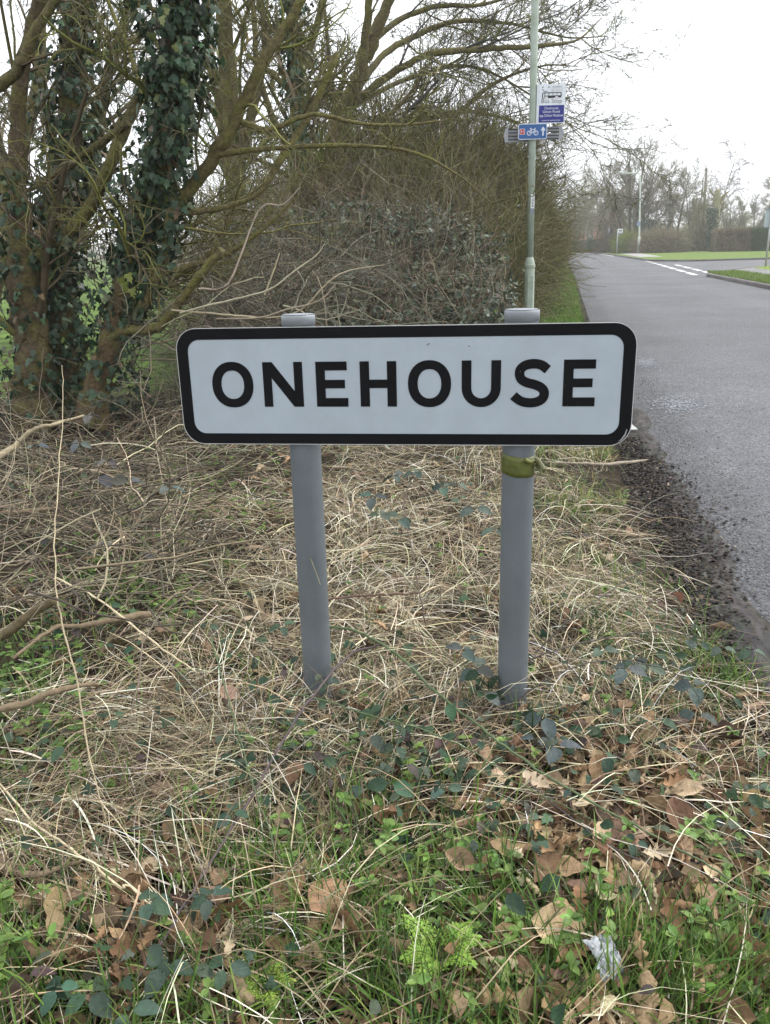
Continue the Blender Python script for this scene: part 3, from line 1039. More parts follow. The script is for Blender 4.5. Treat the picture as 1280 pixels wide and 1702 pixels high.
def scrub(name, label, cat, boxes, seed, nt, tl, nl, tcol, tp, lcol, lp, lsize, core=None, up=.1, tr=.003, lt=T_SM, wander=.22):
    """tangle filling ellipsoids (centre, radii); leaves crowd the outside"""
    r = RNG(seed)
    B = np.array([list(c) + list(s) for c, s in boxes], float)
    vol = B[:, 3] * B[:, 4] * B[:, 5]
    base = B[0, :3].copy()
    base[2] = 0
    t = thing(name, label, cat, tuple(base))

    def smp(n, lo):
        k = r.choice(len(B), n, p=vol ** .75 / (vol ** .75).sum())
        d = rdir(n, r)
        q = r.uniform(lo ** 3, 1, n) ** (1 / 3)
        wob = 1 + .16 * wav(d[:, 0] * 3 + k, d[:, 2] * 3 + d[:, 1], 1.2, seed)
        return B[k, :3] + B[k, 3:] * d * (q * wob)[:, None], d
    pos, d = smp(nt, .25)
    pos[:, 2] = np.maximum(pos[:, 2], .1)
    D = .8 * d + .7 * r.normal(size=(nt, 3)) + np.array([0, 0, up])
    P = grow(pos, D, r.uniform(tl[0], tl[1], nt), 6, wander, 0, r)
    ok = ~clear(P).any(1)
    P, nt = P[ok], int(ok.sum())
    g = Geo().tubes(P, taper(r.uniform(.6, 1.5, nt) * tr, 6, .4), 3, pick(tcol, tp, nt, r, .25))
    adopt(g.build('twigs', M_TWIG), t)
    if nl:
        pos, d = smp(nl, .6)
        pos[:, 2] = np.maximum(pos[:, 2], .12)
        ok = ~clear(pos)
        pos, d, nl = pos[ok], d[ok], int(ok.sum())
        ax = d + .9 * r.normal(size=(nl, 3)) - np.array([0, 0, .3])
        nn = d + .7 * r.normal(size=(nl, 3)) + np.array([0, 0, .6])
        g = Geo().leaves(lt, pos, ax, nn, r.uniform(lsize[0], lsize[1], nl), pick(lcol, lp, nl, r, .3))
        adopt(g.build('leaves', M_BLEAF), t)
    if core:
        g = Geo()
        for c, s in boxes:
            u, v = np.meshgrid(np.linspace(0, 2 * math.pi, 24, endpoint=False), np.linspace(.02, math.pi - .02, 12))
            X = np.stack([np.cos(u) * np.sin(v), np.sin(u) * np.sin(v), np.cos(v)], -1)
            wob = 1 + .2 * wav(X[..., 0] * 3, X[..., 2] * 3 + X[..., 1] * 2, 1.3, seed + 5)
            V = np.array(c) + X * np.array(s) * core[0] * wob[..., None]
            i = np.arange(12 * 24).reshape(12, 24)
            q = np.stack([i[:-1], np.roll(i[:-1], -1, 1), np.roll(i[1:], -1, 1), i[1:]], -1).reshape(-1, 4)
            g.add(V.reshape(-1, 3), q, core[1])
        adopt(g.build('blocking_core', M_FAR, smooth=True), t)  # opaque dark blobs added inside to block light and sky gaps
    return t


def mound(pts):
    """ellipsoids from (px, py top, distance, half width m, depth m)"""
    o = []
    for px, py, Y, hw, dp in pts:
        p = at(px, py, Y)
        top = p[2]
        o.append(((p[0], p[1] + dp * .3, top * .45), (hw, dp, top * .56)))
    return o


def bank():
    LB = [(.06, .082, .05), (.085, .105, .07), (.12, .135, .105), (.11, .07, .045), (.085, .115, .045)]
    scrub('bramble_bush', 'dark bramble bank with greyish leaves rising behind the village sign', 'bush',
          mound([(480, 350, 8.2, .9, .9), (590, 322, 8.4, 1.0, 1.0), (690, 335, 8.6, 1.0, 1.0), (745, 385, 9.0, .75, .9), (610, 430, 7.2, 1.1, .8), (740, 450, 7.6, 1.0, .8), (775, 480, 8.8, .55, .8), (460, 450, 6.9, .8, .7), (560, 500, 6.4, .9, .5), (770, 505, 6.8, .6, .5)]),
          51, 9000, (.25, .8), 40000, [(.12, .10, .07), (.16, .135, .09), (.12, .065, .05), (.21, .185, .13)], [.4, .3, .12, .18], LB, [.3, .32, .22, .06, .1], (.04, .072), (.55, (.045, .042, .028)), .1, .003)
    HG = [(.15, .15, .055), (.18, .17, .08), (.13, .115, .065), (.18, .14, .095)]
    scrub('scrub_hedge', 'tall olive-twigged hedge of unclipped elm scrub above the bramble bank', 'hedge',
          mound([(480, 290, 10.2, 1.0, .8), (570, 240, 10.8, 1.1, 1.0), (660, 225, 11.5, 1.2, 1.1), (750, 225, 12.5, 1.2, 1.2), (820, 250, 13.5, 1.1, 1.3), (700, 300, 10.6, 1.2, .8), (800, 330, 11.2, .9, .8), (400, 320, 9.6, .8, .7), (600, 185, 11.4, 1.0, .9), (690, 165, 12.2, 1.2, 1.0), (775, 180, 13.0, 1.1, 1.0), (835, 215, 14, .9, 1.0)]),
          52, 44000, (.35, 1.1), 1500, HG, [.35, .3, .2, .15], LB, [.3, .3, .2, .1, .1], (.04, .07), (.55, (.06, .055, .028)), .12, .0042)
    scrub('roadside_hedge', 'overgrown hedge with brown stems and ivy on its road side, beyond the lamp column', 'hedge',
          [((1.75, 15.8, 1.3), (1.05, 1.9, 1.55)), ((2.2, 18.2, 1.65), (1.05, 2.2, 1.5)), ((2.75, 20.5, 1.7), (1.05, 2.4, 1.4)), ((3.5, 24, 1.5), (1.0, 3, 1.4)), ((4.4, 28, 1.35), (.95, 3.2, 1.35)),
           ((6.2, 33.5, 1.25), (1.0, 4, 1.3)), ((7.6, 40, 1.2), (1.0, 4.5, 1.25)), ((9.2, 47, 1.15), (.9, 5, 1.2)), ((11.0, 56, 1.1), (.9, 6, 1.15)), ((13.2, 67, 1.05), (.8, 7, 1.1)), ((15.6, 80, 1.0), (.8, 8, 1.05))],
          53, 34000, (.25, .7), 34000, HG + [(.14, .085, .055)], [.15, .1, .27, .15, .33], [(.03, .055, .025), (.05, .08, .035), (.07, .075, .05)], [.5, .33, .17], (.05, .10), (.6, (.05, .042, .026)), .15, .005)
    # tan bare canes arching in front of the bank
    r = RNG(54)
    t = thing('bare_shrub', 'leafless shrub of pale tan canes left of the sign, before the bramble bank', 'shrub', tuple(gp(330, 700)))
    n = 150
    p0 = np.array([at(x, y, d) for x, y, d in zip(r.uniform(200, 560, n), r.uniform(430, 600, n), r.uniform(5.3, 6.6, n))])
    D = np.stack([r.normal(.7, .7, n), r.normal(-.1, .4, n), r.normal(.25, .45, n)], 1)
    P = grow(p0, D, r.uniform(.5, 1.5, n), 10, .2, -.03, r)
    P[:, :, 2] = np.maximum(P[:, :, 2], .2)
    R = taper(r.uniform(.0035, .008, n), 10, .3)
    g = Geo().tubes(P, R, 5, pick([(.25, .22, .15), (.16, .135, .09), (.11, .095, .06), (.34, .31, .23)], [.3, .3, .25, .15], n, r, .2))
    adopt(g.build('canes', M_CANE, smooth=True), t)
    g = Geo()
    for cnt, lf, rm in ((900, (.25, .6), .0018), (3200, (.3, .7), .0011)):
        pos, Dd, L, R0 = spawn(P, R, cnt, r, .1, 1, 25, 70, lf, .6, rm)
        P = grow(pos, Dd, L, 6, .25, 0, r)
        R = taper(R0, 6, .4)
        g.tubes(P, R, 3, pick([(.22, .20, .15), (.15, .135, .10), (.09, .08, .06)], [.3, .35, .35], cnt, r, .25))
    adopt(g.build('twigs', M_TWIG), t)
    g = Geo()
    for q in ([(300, 520, 4.9, .006), (345, 508, 4.8, .006), (400, 495, 4.75, .0055), (450, 480, 4.7, .005), (490, 450, 4.7, .005), (525, 425, 4.7, .004), (540, 405, 4.7, .002)],
              [(285, 515, 5, .006), (340, 520, 4.9, .006), (400, 525, 4.85, .006), (450, 528, 4.8, .005), (500, 515, 4.75, .005), (545, 470, 4.7, .0045), (580, 450, 4.7, .004), (640, 440, 4.7, .002)],
              [(360, 530, 4.9, .005), (430, 528, 4.8, .005), (475, 515, 4.75, .005), (530, 500, 4.7, .004), (560, 470, 4.7, .003)],
              [(330, 480, 5, .006), (380, 470, 5, .006), (430, 350, 5.1, .005), (470, 340, 5.1, .004), (500, 310, 5.1, .002)],
              [(440, 490, 4.8, .005), (455, 450, 4.8, .004), (465, 420, 4.8, .003)], [(490, 515, 4.75, .005), (497, 490, 4.75, .004), (505, 470, 4.75, .003), (488, 440, 4.8, .002)]):
        P1, R1 = px_limb(q)
        g.tubes(P1, R1, 7, jit((.37, .33, .23), 1, r, .12)[0])
    adopt(g.build('canes', M_CANE, smooth=True), t)


bank()


# ------------------------------------------------------------------ lamp column carrying the bus stop flag and the cycle-route sign
def text_geo(g, s, x, z, h, col, y, fit=None, align='CENTER'):
    cu = bpy.data.curves.new('lettering', 'FONT')
    cu.body = s
    cu.size = 1
    cu.align_x = align
    ob = bpy.data.objects.new('lettering', cu)
    COL.objects.link(ob)
    bpy.context.view_layer.update()
    me = bpy.data.meshes.new_from_object(ob.evaluated_get(bpy.context.evaluated_depsgraph_get()))
    bpy.data.objects.remove(ob)
    V = np.array([v.co for v in me.vertices])
    k = h / .7
    kx = k
    if fit:
        kx = min(fit / max(V[:, 0].max() - V[:, 0].min(), 1e-6), k * 1.15)
    V2 = np.stack([x + V[:, 0] * kx, np.full(len(V), y), z + V[:, 1] * k], 1)
    for p in me.polygons:
        g.add(V2[list(p.vertices)], np.arange(len(p.vertices))[None], col)
    bpy.data.meshes.remove(me)


def lamp_column():
    PY, q = 10.6, 10.6 / 14.2
    b = at(880, 500, PY)
    b[2] = float(gz(b[0], b[1])) - .02
    root = thing('lamp_column', 'pale green lamp column at the hedge carrying a bus stop flag and blue cycle sign', 'lamp post', tuple(b))
    pale = (.37, .42, .36)
    top = at(889.5, 0, PY)
    # lean measured between its foot and where it leaves the picture
    lean = (top[0] - b[0]) / (top[2] - b[2])
    mp = mat('column_paint', .55, .35, .12, 12, .06, 90, tint=(.2, .24, .14), tscale=5, tamt=.4)

    def pt(z, dx=0, dy=0):
        return (dx + lean * z, dy, z)
    hh = lambda y: at(885, y, PY)[2] - b[2]
    hc = hh(437)
    g = Geo().tubes(np.array([pt(z) for z in (hc + .06, 3, 5, 7)]), np.array([.043, .043, .043, .038]), 14, pale, True)
    g.build('shaft', mp, root, True)
    zz = [0, .3, hc - .1, hc - .02, hc, hc + .07]
    g = Geo().tubes(np.array([pt(z) for z in zz]), np.array([.063, .063, .063, .063, .062, .043]), 14, pale)
    bs = g.build('base', mp, root, True)
    Geo().tubes(np.array([pt(z) for z in (hc - .06, hc - .055, hc - .02, hc - .015)]), np.array([.063, .07, .07, .063]), 14, (.33, .37, .3)).build('collar', mp, bs)
    Geo().box(pt(hc - .35, .0, -.061), (.065, .012, .4), (.34, .39, .33)).build('access_door', mp, bs)
    # number plate on the shaft
    g = Geo().slab([rrect(.046, .16, .004)], .0, .004, (.62, .63, .62), SAX, o=pt(hh(335), .012, -.042))
    pl = g.build('number_plate', M_PLAIN, root)
    g = Geo()
    for k, c in enumerate('2868'):
        text_geo(g, c, pt(hh(335))[0] + .014, hh(335) + .038 - .034 * k, .027, (.02, .02, .02), -.0475)
    g.build('lettering', M_PLAIN, pl)
    Geo().slab([rrect(.046, .055, .004)], .0, .004, (.2, .22, .27), SAX, o=pt(hh(351), .008, -.042)).build('sticker', M_PLAIN, root)

    def pos(px, py, dy=0):
        p = at(px, py, PY + dy)
        return p - b
    # bus stop flag: white, to the right of the shaft
    c = pos(916, 173)
    k = (PY + .15) / FPX
    Wf, Hf = 40 * k, 52 * k
    yf = -.03
    fl = Geo().slab([rrect(Wf, Hf, .01, 4)], -.012, 0, (.66, .69, .72), SAX, o=(c[0], yf, c[2])).build('bus_stop_flag', M_PLAIN, root)
    Geo().box((c[0] - Wf / 2 - .009, yf + .005, c[2]), (.02, .03, Hf), (.6, .63, .66)).build('flag_bracket', M_PLAIN, fl)
    x, z = lambda u: c[0] + u * Wf, lambda v: c[2] + v * Hf
    g = Geo()
    o = (0, yf, 0)
    blk, blue = (.03, .03, .035), (.025, .03, .20)
    # bus pictogram: body with windows cut out
    bx0, bx1, bz0, bz1 = x(-.36), x(.36), z(.135), z(.29)
    wins = []
    ww = (bx1 - bx0)
    for i in range(4):
        a0 = bx0 + ww * (.155 + .205 * i)
        wins.append([(a0, z(.21)), (a0 + ww * .18, z(.21)), (a0 + ww * .18, z(.268)), (a0, z(.268))][::-1])
    wins.append([(bx0 + ww * .05, z(.15)), (bx0 + ww * .12, z(.15)), (bx0 + ww * .12, z(.27)), (bx0 + ww * .05, z(.27))][::-1])
    g.slab([[(bx0, bz0), (bx1 - ww * .03, bz0 + .008), (bx1, z(.2)), (bx1, bz1 - .01), (bx1 - ww * .03, bz1), (bx0 + ww * .04, bz1), (bx0, bz1 - .011)]] + wins, .0005, .002, blk, SAX, o)
    for wx in (-.2, .18):
        g.slab([ell(x(wx), bz0 + .003, .021, .021, 16, 2)], .001, .003, (.6, .6, .62), SAX, o)
    # smile logo: two dots and an arc
    for dx in (-.34, -.12):
        g.slab([ell(x(dx), z(.425), .008, .008, 12, 2)], .0005, .002, (.12, .13, .18), SAX, o)
    arc = [(x(-.23) + .041 * math.cos(t), z(.41) + .038 * math.sin(t) - .002) for t in np.linspace(math.radians(200), math.radians(300), 12)]
    g.slab([stroke(arc, .008)], .0005, .002, (.12, .14, .2), SAX, o)
    text_geo(g, 'traveline', x(.19), z(.41), .021, (.2, .2, .24), yf - .0015, .14)
    text_geo(g, 'public transport info', x(.19), z(.36), .012, (.35, .35, .38), yf - .0015, .135)
    text_geo(g, '0871 200 22 33', x(.19), z(.31), .0135, (.3, .3, .33), yf - .0015, .135)
    text_geo(g, 'Bus Stop', x(0), z(.02), .043, (.14, .14, .15), yf - .0015, .255)
    g.slab([[(x(-.46), z(-.485)), (x(.47), z(-.485)), (x(.47), z(-.04)), (x(-.46), z(-.04))]], .0005, .0015, blue, SAX, o)
    for s, v, h, ft in (('Onehouse', -.145, .027, .165), ('Union Road', -.235, .028, .2), ('opp Chilton Meadows', -.335, .029, .28), ('towards stowmarket', -.445, .016, .25)):
        text_geo(g, s, x(.0), z(v), h, (.66, .68, .72), yf - .003, ft)
    g.build('lettering', M_PLAIN, fl)
    # pair of grey sign backs clamped across the shaft, dark strips painted for groove shade
    c2 = pos(888, 221)
    ln = 84 * k
    g = Geo()
    for dz in (-.055 * q, .055 * q):
        g.box((c2[0] - .21 * q, .06, c2[2] + dz - .02), (.5 * q, .02, .085 * q), (.22, .23, .25))
        g.box((c2[0] + .21 * q, .06, c2[2] + dz), (.48 * q, .02, .085 * q), (.22, .23, .25))
    for dz in (-.052, -.019, .022, .056):
        g.box((c2[0], .048, c2[2] + dz - .008), (ln - .06, .006, .012), (.03, .03, .035))
    g.slab([[(c2[0] + u_ * q, c2[2] + v_ * q) for u_, v_ in ((.45, -.1), (.5, 0), (.45, .1), (.41, .1), (.41, -.1))]], 0, .02, (.3, .31, .33), SAX, (0, .068, 0))
    g.slab([[(c2[0] + u_ * q, c2[2] + v_ * q) for u_, v_ in ((-.45, -.12), (-.48, -.02), (-.45, .085), (-.41, .085), (-.41, -.12))]], 0, .02, (.3, .31, .33), SAX, (0, .068, 0))
    g.build('direction_sign_back', M_PAINT, root)
    # blue cycle route sign in front
    c3 = pos(883.5, 220)
    Wc, Hc = 43 * k, 21.5 * k
    yc = -.075
    cs = Geo().slab([rrect(Wc, Hc, .02, 5)], -.004, 0, (.6, .62, .66), SAX, o=(c3[0], yc, c3[2])).build('cycle_route_sign', M_PLAIN, root)
    g = Geo()
    o = (c3[0], yc, c3[2])
    g.slab([rrect(Wc - .016, Hc - .016, .012, 5)], .0004, .0012, (.035, .10, .27), SAX, o)
    wht = (.62, .65, .7)
    g.slab([rrect(.064, .064, .009, 4, -Wc * .36, 0)], .0014, .002, wht, SAX, o)
    g.slab([rrect(.055, .055, .007, 4, -Wc * .36, 0)], .0022, .0028, (.42, .03, .03), SAX, o)
    text_geo(g, '51', c3[0] - Wc * .36, c3[2] - .015, .032, wht, yc - .0035)
    for wx in (-.041, .041):
        g.slab([ell(wx, -.0165, .027, .027, 24, 2), ell(wx, -.0165, .0195, .0195, 24, 2)[::-1]], .0014, .002, wht, SAX, o)
    for a_, b_ in (((-.055, -.022), (-.03, .03)), ((-.03, .03), (.035, .03)), ((.055, -.022), (.03, .045)), ((-.03, .03), (.0, -.022)), ((0, -.022), (.035, .028)), ((-.055, -.022), (0, -.022)), ((-.045, .045), (-.018, .045)), ((-.03, .03), (-.033, .045)), ((.03, .045), (.05, .045))):
        a_, b_ = np.array(a_) * q, np.array(b_) * q
        g.slab([stroke([a_, (a_ + b_) / 2, b_], .0068)], .0014, .002, wht, SAX, o)
    ax = Wc * .36
    g.slab([[(ax + u_ * q, v_ * q) for u_, v_ in ((-.011, -.065), (.011, -.065), (.011, .025), (.03, 0), (.036, .02), (0, .068), (-.036, .02), (-.03, 0), (-.011, .025))]], .0014, .002, wht, SAX, o)
    g.build('lettering', M_PLAIN, cs)


lamp_column()


# ------------------------------------------------------------------ far side: trees, hedges, posts
def bare_tree(name, label, px, Y, top, spread, seed, stems=1, col=TW, cp=(.3, .3, .25, .15), n=(26, 260, 1500), lean=0.0, upb=.06, rt=.2, ivy=0, trunk_col=(.1, .085, .06), group=None, droop=0.0):
    r = RNG(seed)
    b = at(px, 421, Y)
    b[2] = .05
    h = at(px, top, Y)[2]
    t = thing(name, label, 'tree', tuple(b), group)
    lim = []
    for s in range(stems):
        f = (s + .5) / stems * 2 - 1 if stems > 1 else 0
        hh = h * (1 - .18 * abs(f)) * r.uniform(.88, 1)
        K = 10
        tt = np.linspace(0, 1, K)
        x = b[0] + f * spread * (.12 + .38 * tt ** 1.3) + lean * tt ** 2 * h + np.cumsum(r.normal(0, .03 * spread / 3, K))
        y = b[1] + r.normal(0, .3) * tt * spread * .6 + np.cumsum(r.normal(0, .05, K))
        P = np.stack([x, y, b[2] + hh * .97 * tt], 1)
        R = rt * (1 if stems == 1 else .75) * (1 - .88 * tt) + .012
        lim.append((P, R))
    g = Geo()
    for P, R in lim:
        g.tubes(P, R, 8, trunk_col)
    adopt(g.build('trunk', M_BARK, smooth=True), t)
    sc = h / 10
    g, P, R = wood(lim, r, [(n[0] * stems, 8, .12, upb, (25, 55), (.28, .5), .45, .02, None), (n[1] * stems, 6, .16, upb * .6 - droop * .5, (20, 55), (.3, .6), .55, .016, None), (n[2] * stems, 5, .2, -droop, (20, 60), (.35, .8), .7, .0145, None)], col, cp)
    adopt(g.build('crown', M_TWIG), t)
    if ivy:
        g = ivy_on(lim[0][0], lim[0][1], ivy, r, (0, .35), (.12, .22), seed, t0=.05, t1=.62)
        adopt(g.build('ivy', M_IVY), t)


GREY = [(.22, .20, .145), (.18, .17, .11), (.26, .235, .175), (.17, .165, .085)]
OLV = [(.2, .2, .085), (.18, .17, .10), (.23, .215, .12), (.16, .15, .09)]


def far_side():
    bare_tree('tree', 'big many-stemmed bare tree behind the far lamp post', 1048, 92, 240, 6.8, 61, 4, GREY, n=(22, 220, 1900), rt=.34)
    bare_tree('tree', 'tall bare tree with two dark ivied stems right of the far lamp post', 1118, 88, 262, 3.8, 62, 2, GREY, n=(20, 190, 1500), ivy=700, lean=.03, rt=.22)
    bare_tree('tree', 'round-headed bare tree just left of the wooden pole', 1152, 95, 285, 4.5, 63, 3, GREY, n=(20, 180, 1500), rt=.18)
    bare_tree('tree', 'small olive bare tree in front of the wooden pole', 1166, 84, 325, 3.0, 64, 3, OLV, n=(16, 120, 700), rt=.12)
    bare_tree('birch_tree', 'thin weeping birch leaning right above the pale pollard trunk', 1189, 100, 228, 1.6, 65, 1, [(.2, .18, .19), (.17, .15, .15), (.22, .2, .2), (.15, .13, .12)], n=(30, 160, 900), lean=.14, upb=.02, rt=.13, trunk_col=(.3, .28, .24), droop=.28)
    bare_tree('tree', 'pale bare tree beyond the right-hand hedge, nearest the pollard', 1215, 120, 325, 6, 66, 3, OLV, n=(18, 170, 1500), rt=.2)
    bare_tree('tree', 'pale spreading bare tree in the middle beyond the right-hand hedge', 1245, 125, 325, 7, 67, 3, GREY, n=(18, 170, 1500), rt=.2)
    bare_tree('tree', 'pale bare tree beyond the hedge at the right edge of the view', 1285, 115, 290, 6, 68, 3, GREY, n=(18, 170, 1500), rt=.2)
    bare_tree('tree', 'bare tree at the road bend, closest to the roadside hedge', 952, 118, 312, 6, 69, 3, OLV, n=(20, 180, 1600), rt=.2)
    bare_tree('tree', 'bare tree in the middle of the road bend with ivy on its trunk', 968, 125, 296, 6, 70, 3, OLV, n=(20, 180, 1600), rt=.2, ivy=500)
    bare_tree('tree', 'thin bare tree at the road bend left of the many-stemmed tree', 992, 128, 318, 6, 71, 3, GREY, n=(18, 140, 800), rt=.2)
    bare_tree('tree', 'low twiggy tree between the road bend and the many-stemmed tree', 1016, 100, 320, 4.5, 72, 4, GREY, n=(18, 170, 1500), rt=.14)
    # pollard
    b = at(1184, 420, 83)
    b[2] = .1
    t = thing('pollard_tree', 'thick pale mossy pollard trunk with short broken branches', 'tree', tuple(b))
    P, R = px_limb([(1186, 421, 83, .42), (1188, 390, 83, .36), (1190, 350, 83, .34), (1192, 325, 83, .3), (1193, 316, 83, .2)])
    adopt(Geo().tubes(P, R, 10, (.24, .225, .14), True).build('trunk', M_BARK, smooth=True), t)
    for q in ([(1191, 330, 83, .14), (1184, 322, 83, .1), (1179, 313, 83, .06)], [(1193, 345, 83, .16), (1203, 325, 83, .12), (1212, 318, 83, .05)], [(1192, 330, 83, .12), (1191, 315, 83, .08)], [(1190, 350, 83, .12), (1200, 345, 83, .08), (1209, 330, 83, .04)]):
        P, R = px_limb(q)
        adopt(Geo().tubes(P, R, 7, (.2, .18, .09), True).build('branch', M_BARK, smooth=True), t)
    r = RNG(81)
    P, R = px_limb([(1181, 420, 82.5, .2), (1183, 380, 82.5, .25), (1184, 345, 82.5, .2)])
    adopt(ivy_on(P, R, 1300, r, (0, .45), (.12, .2), 81).build('ivy', M_IVY), t)
    # wooden pole
    b = at(1166, 421, 86)
    b[2] = .1
    tp = at(1174.5, 281, 86)
    t = thing('utility_pole', 'plain wooden telegraph pole among the far trees', 'pole', tuple(b))
    adopt(Geo().tubes(np.array([b, (b + tp) / 2, tp]), np.array([.14, .12, .105]), 12, (.19, .165, .145), True).build('pole', M_BARK, smooth=True), t)
    adopt(Geo().tubes(np.array([tp, tp + [0, 0, .12]]), np.array([.15, .02]), 12, (.12, .11, .1), True).build('pole_cap', M_BARK), t)
    # far lamp post
    b = at(1060.5, 420.5, 81)
    b[2] = .1
    t = thing('lamp_post', 'tall pale green lamp post with an arm reaching left, across the road', 'lamp post', tuple(b))
    pale = (.5, .55, .48)
    tp = at(1064.5, 292, 81)
    adopt(Geo().tubes(np.array([b, b + [.02, 0, 1.5]]), np.array([.13, .125]), 10, pale, True).build('base', M_PLAIN, smooth=True), t)
    adopt(Geo().tubes(np.array([b + [.02, 0, 1.5], tp]), np.array([.085, .07]), 10, pale).build('shaft', M_PLAIN, smooth=True), t)
    e1 = at(1060, 288, 81)
    e2 = at(1037, 288, 81)
    adopt(Geo().tubes(smooth2([tp, e1, (e1 + e2) / 2, e2], 6), np.full(19, .055), 8, pale, True).build('arm', M_PLAIN, smooth=True), t)
    e3 = at(1028, 287, 81)
    g = Geo().tubes(smooth2([e2, (e2 + e3) / 2 + [0, 0, .03], e3], 4), np.array([.08, .12, .14, .15, .15, .15, .13, .1, .04]), 8, (.55, .57, .55), True)
    adopt(g.build('lantern', M_PLAIN, smooth=True), t)
    mid = at(1061.5, 372, 81)
    adopt(Geo().box(mid, (.26, .26, .4), (.2, .24, .32)).build('band', M_PLAIN), t)
    # far bus stop
    b = at(1025, 422, 80)
    b[2] = .1
    t = thing('bus_stop', 'slim bus stop pole with a small white flag at its top, across the road', 'bus stop', tuple(b))
    tp = at(1027, 381, 80)
    adopt(Geo().tubes(np.array([b, tp]), np.array([.05, .05]), 8, (.34, .35, .36), True).build('pole', M_PLAIN, smooth=True), t)
    f = at(1031, 384.5, 80)
    fl = adopt(Geo().box(f, (.48, .03, .46), (.62, .63, .64)).build('flag', M_PLAIN), t)
    g = Geo().box(f + [0.02, -.02, .05], (.26, .012, .1), (.05, .05, .05)).box(f + [0, -.02, -.17], (.46, .012, .09), (.2, .2, .3))
    adopt(g.build('lettering', M_PLAIN, None), fl)
    # small dark sign seen from behind on its own pole
    b = at(1009.5, 414, 96)
    b[2] = .1
    t = thing('road_sign', 'small dark square sign on a slim pole left of the far bus stop', 'sign', tuple(b))
    tp = at(1012, 378, 96)
    adopt(Geo().tubes(np.array([b, tp]), np.array([.06, .05]), 8, (.36, .38, .36), True).build('pole', M_PLAIN, smooth=True), t)
    adopt(Geo().box(at(1016, 385, 96), (.42, .08, .5), (.02, .02, .022)).build('sign_plate', M_PLAIN), t)
    adopt(Geo().box(at(1012.5, 383, 95.9), (.16, .05, .42), (.6, .6, .6)).build('sign_face', M_PLAIN), t)
    # grey back of a sign cut by the right edge
    b = at(1279, 445, 36)
    b[2] = .1
    t = thing('road_sign', 'grey back of a large road sign on the right-hand verge', 'sign', tuple(b))
    c = at(1287, 363, 36)
    g = Geo().slab([rrect(.8, .74, .03, 4)], -.01, .01, (.34, .39, .42), SAX, o=tuple(c))
    pn = adopt(g.build('sign_panel', M_PAINT), t)
    for dz in (-.35, .35):
        adopt(Geo().box(c + [0, -.02, dz], (.78, .03, .035), (.16, .19, .24)).build('stiffening_rail', M_PAINT), pn)
    adopt(Geo().tubes(np.array([[c[0] - .16, c[1] - .06, .05], [c[0] - .16, c[1] - .06, c[2] + .42]]), np.array([.04, .04]), 12, (.36, .36, .36), True).build('post', M_PAINT, smooth=True), t)

    def hedge(name, label, x0, x1, ytop, Y, dep, seed, cols, p, n, Y1=None, tw=True):
        r = RNG(seed)
        a, c_ = at(x0, ytop, Y), at(x1, ytop, Y1 or Y)
        h = a[2]
        t = thing(name, label, 'hedge', (a[0], a[1], .05))
        u = r.uniform(0, 1, n)
        s = r.choice(3, n, p=[.5, .3, .2])
        z = np.where(s == 1, h * r.uniform(.93, 1.03, n), r.uniform(.02, 1, n) * h)
        yy = np.where(s == 0, r.uniform(-.12, .12, n), r.uniform(0, dep, n))
        pos = np.stack([a[0] + (c_[0] - a[0]) * u, a[1] + (c_[1] - a[1]) * u + yy + .2 * wav(u * 30, z, 1, seed), z + .1 * wav(u * 40, yy, 1, seed + 1)], 1)
        cc = pick(cols, p, n, r, .25)
        # strips of evergreen between strips of bare brown
        gm = (wav(u * (c_[0] - a[0]) * .7, z * .1, 1, seed + 2) > .1) & (u > .2)
        cc[gm] = pick([(.09, .135, .05), (.075, .11, .045)], [.5, .5], int(gm.sum()), r, .25)
        P = grow(pos, rdir(n, r, -.2, 1) + np.array([0, -.3, .3]), r.uniform(.15, .4, n), 4, .3, 0, r)
        g = Geo().tubes(P, np.full((n, 4), .009), 3, cc)
        g.leaves(T_SM, pos, rdir(n, r), rdir(n, r, 0, 1) - np.array([0, .5, 0]), r.uniform(.06, .13, n), cc * .9)
        adopt(g.build('foliage', M_FAR), t)
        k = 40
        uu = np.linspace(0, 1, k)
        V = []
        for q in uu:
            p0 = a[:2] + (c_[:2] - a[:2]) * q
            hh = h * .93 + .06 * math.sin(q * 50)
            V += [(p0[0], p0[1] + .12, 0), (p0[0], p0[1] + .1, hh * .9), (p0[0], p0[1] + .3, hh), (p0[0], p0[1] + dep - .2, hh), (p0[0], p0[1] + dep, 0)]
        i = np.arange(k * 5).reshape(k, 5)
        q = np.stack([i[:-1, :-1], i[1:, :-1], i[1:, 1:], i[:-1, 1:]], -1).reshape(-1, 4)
        adopt(Geo().add(V, [q, np.array([[0, 1, 2, 3, 4], [k * 5 - 1, k * 5 - 2, k * 5 - 3, k * 5 - 4, k * 5 - 5]])], (.09, .08, .05)).build('blocking_core', M_FAR), t)  # opaque dark inner block added so no light passes through the hedge

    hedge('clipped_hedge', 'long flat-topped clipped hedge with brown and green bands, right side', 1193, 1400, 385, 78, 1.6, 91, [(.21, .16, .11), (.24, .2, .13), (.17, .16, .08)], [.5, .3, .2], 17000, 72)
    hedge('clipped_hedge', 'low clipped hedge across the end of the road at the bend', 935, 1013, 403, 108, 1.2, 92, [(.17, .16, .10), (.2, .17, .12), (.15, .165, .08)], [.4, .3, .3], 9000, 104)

    def clump(name, label, cat, c, s, seed, n, cols, p, nl=0, lcols=None, tr=.012, core=(.05, .045, .03)):
        scrub(name, label, cat, [(tuple(c), tuple(s))], seed, n, (.4, 1.3), nl, cols, p, lcols or cols, [1 / len(lcols or cols)] * len(lcols or cols), (.12, .22), (.72, core), .1, tr)
    p = at(1050, 408, 82)
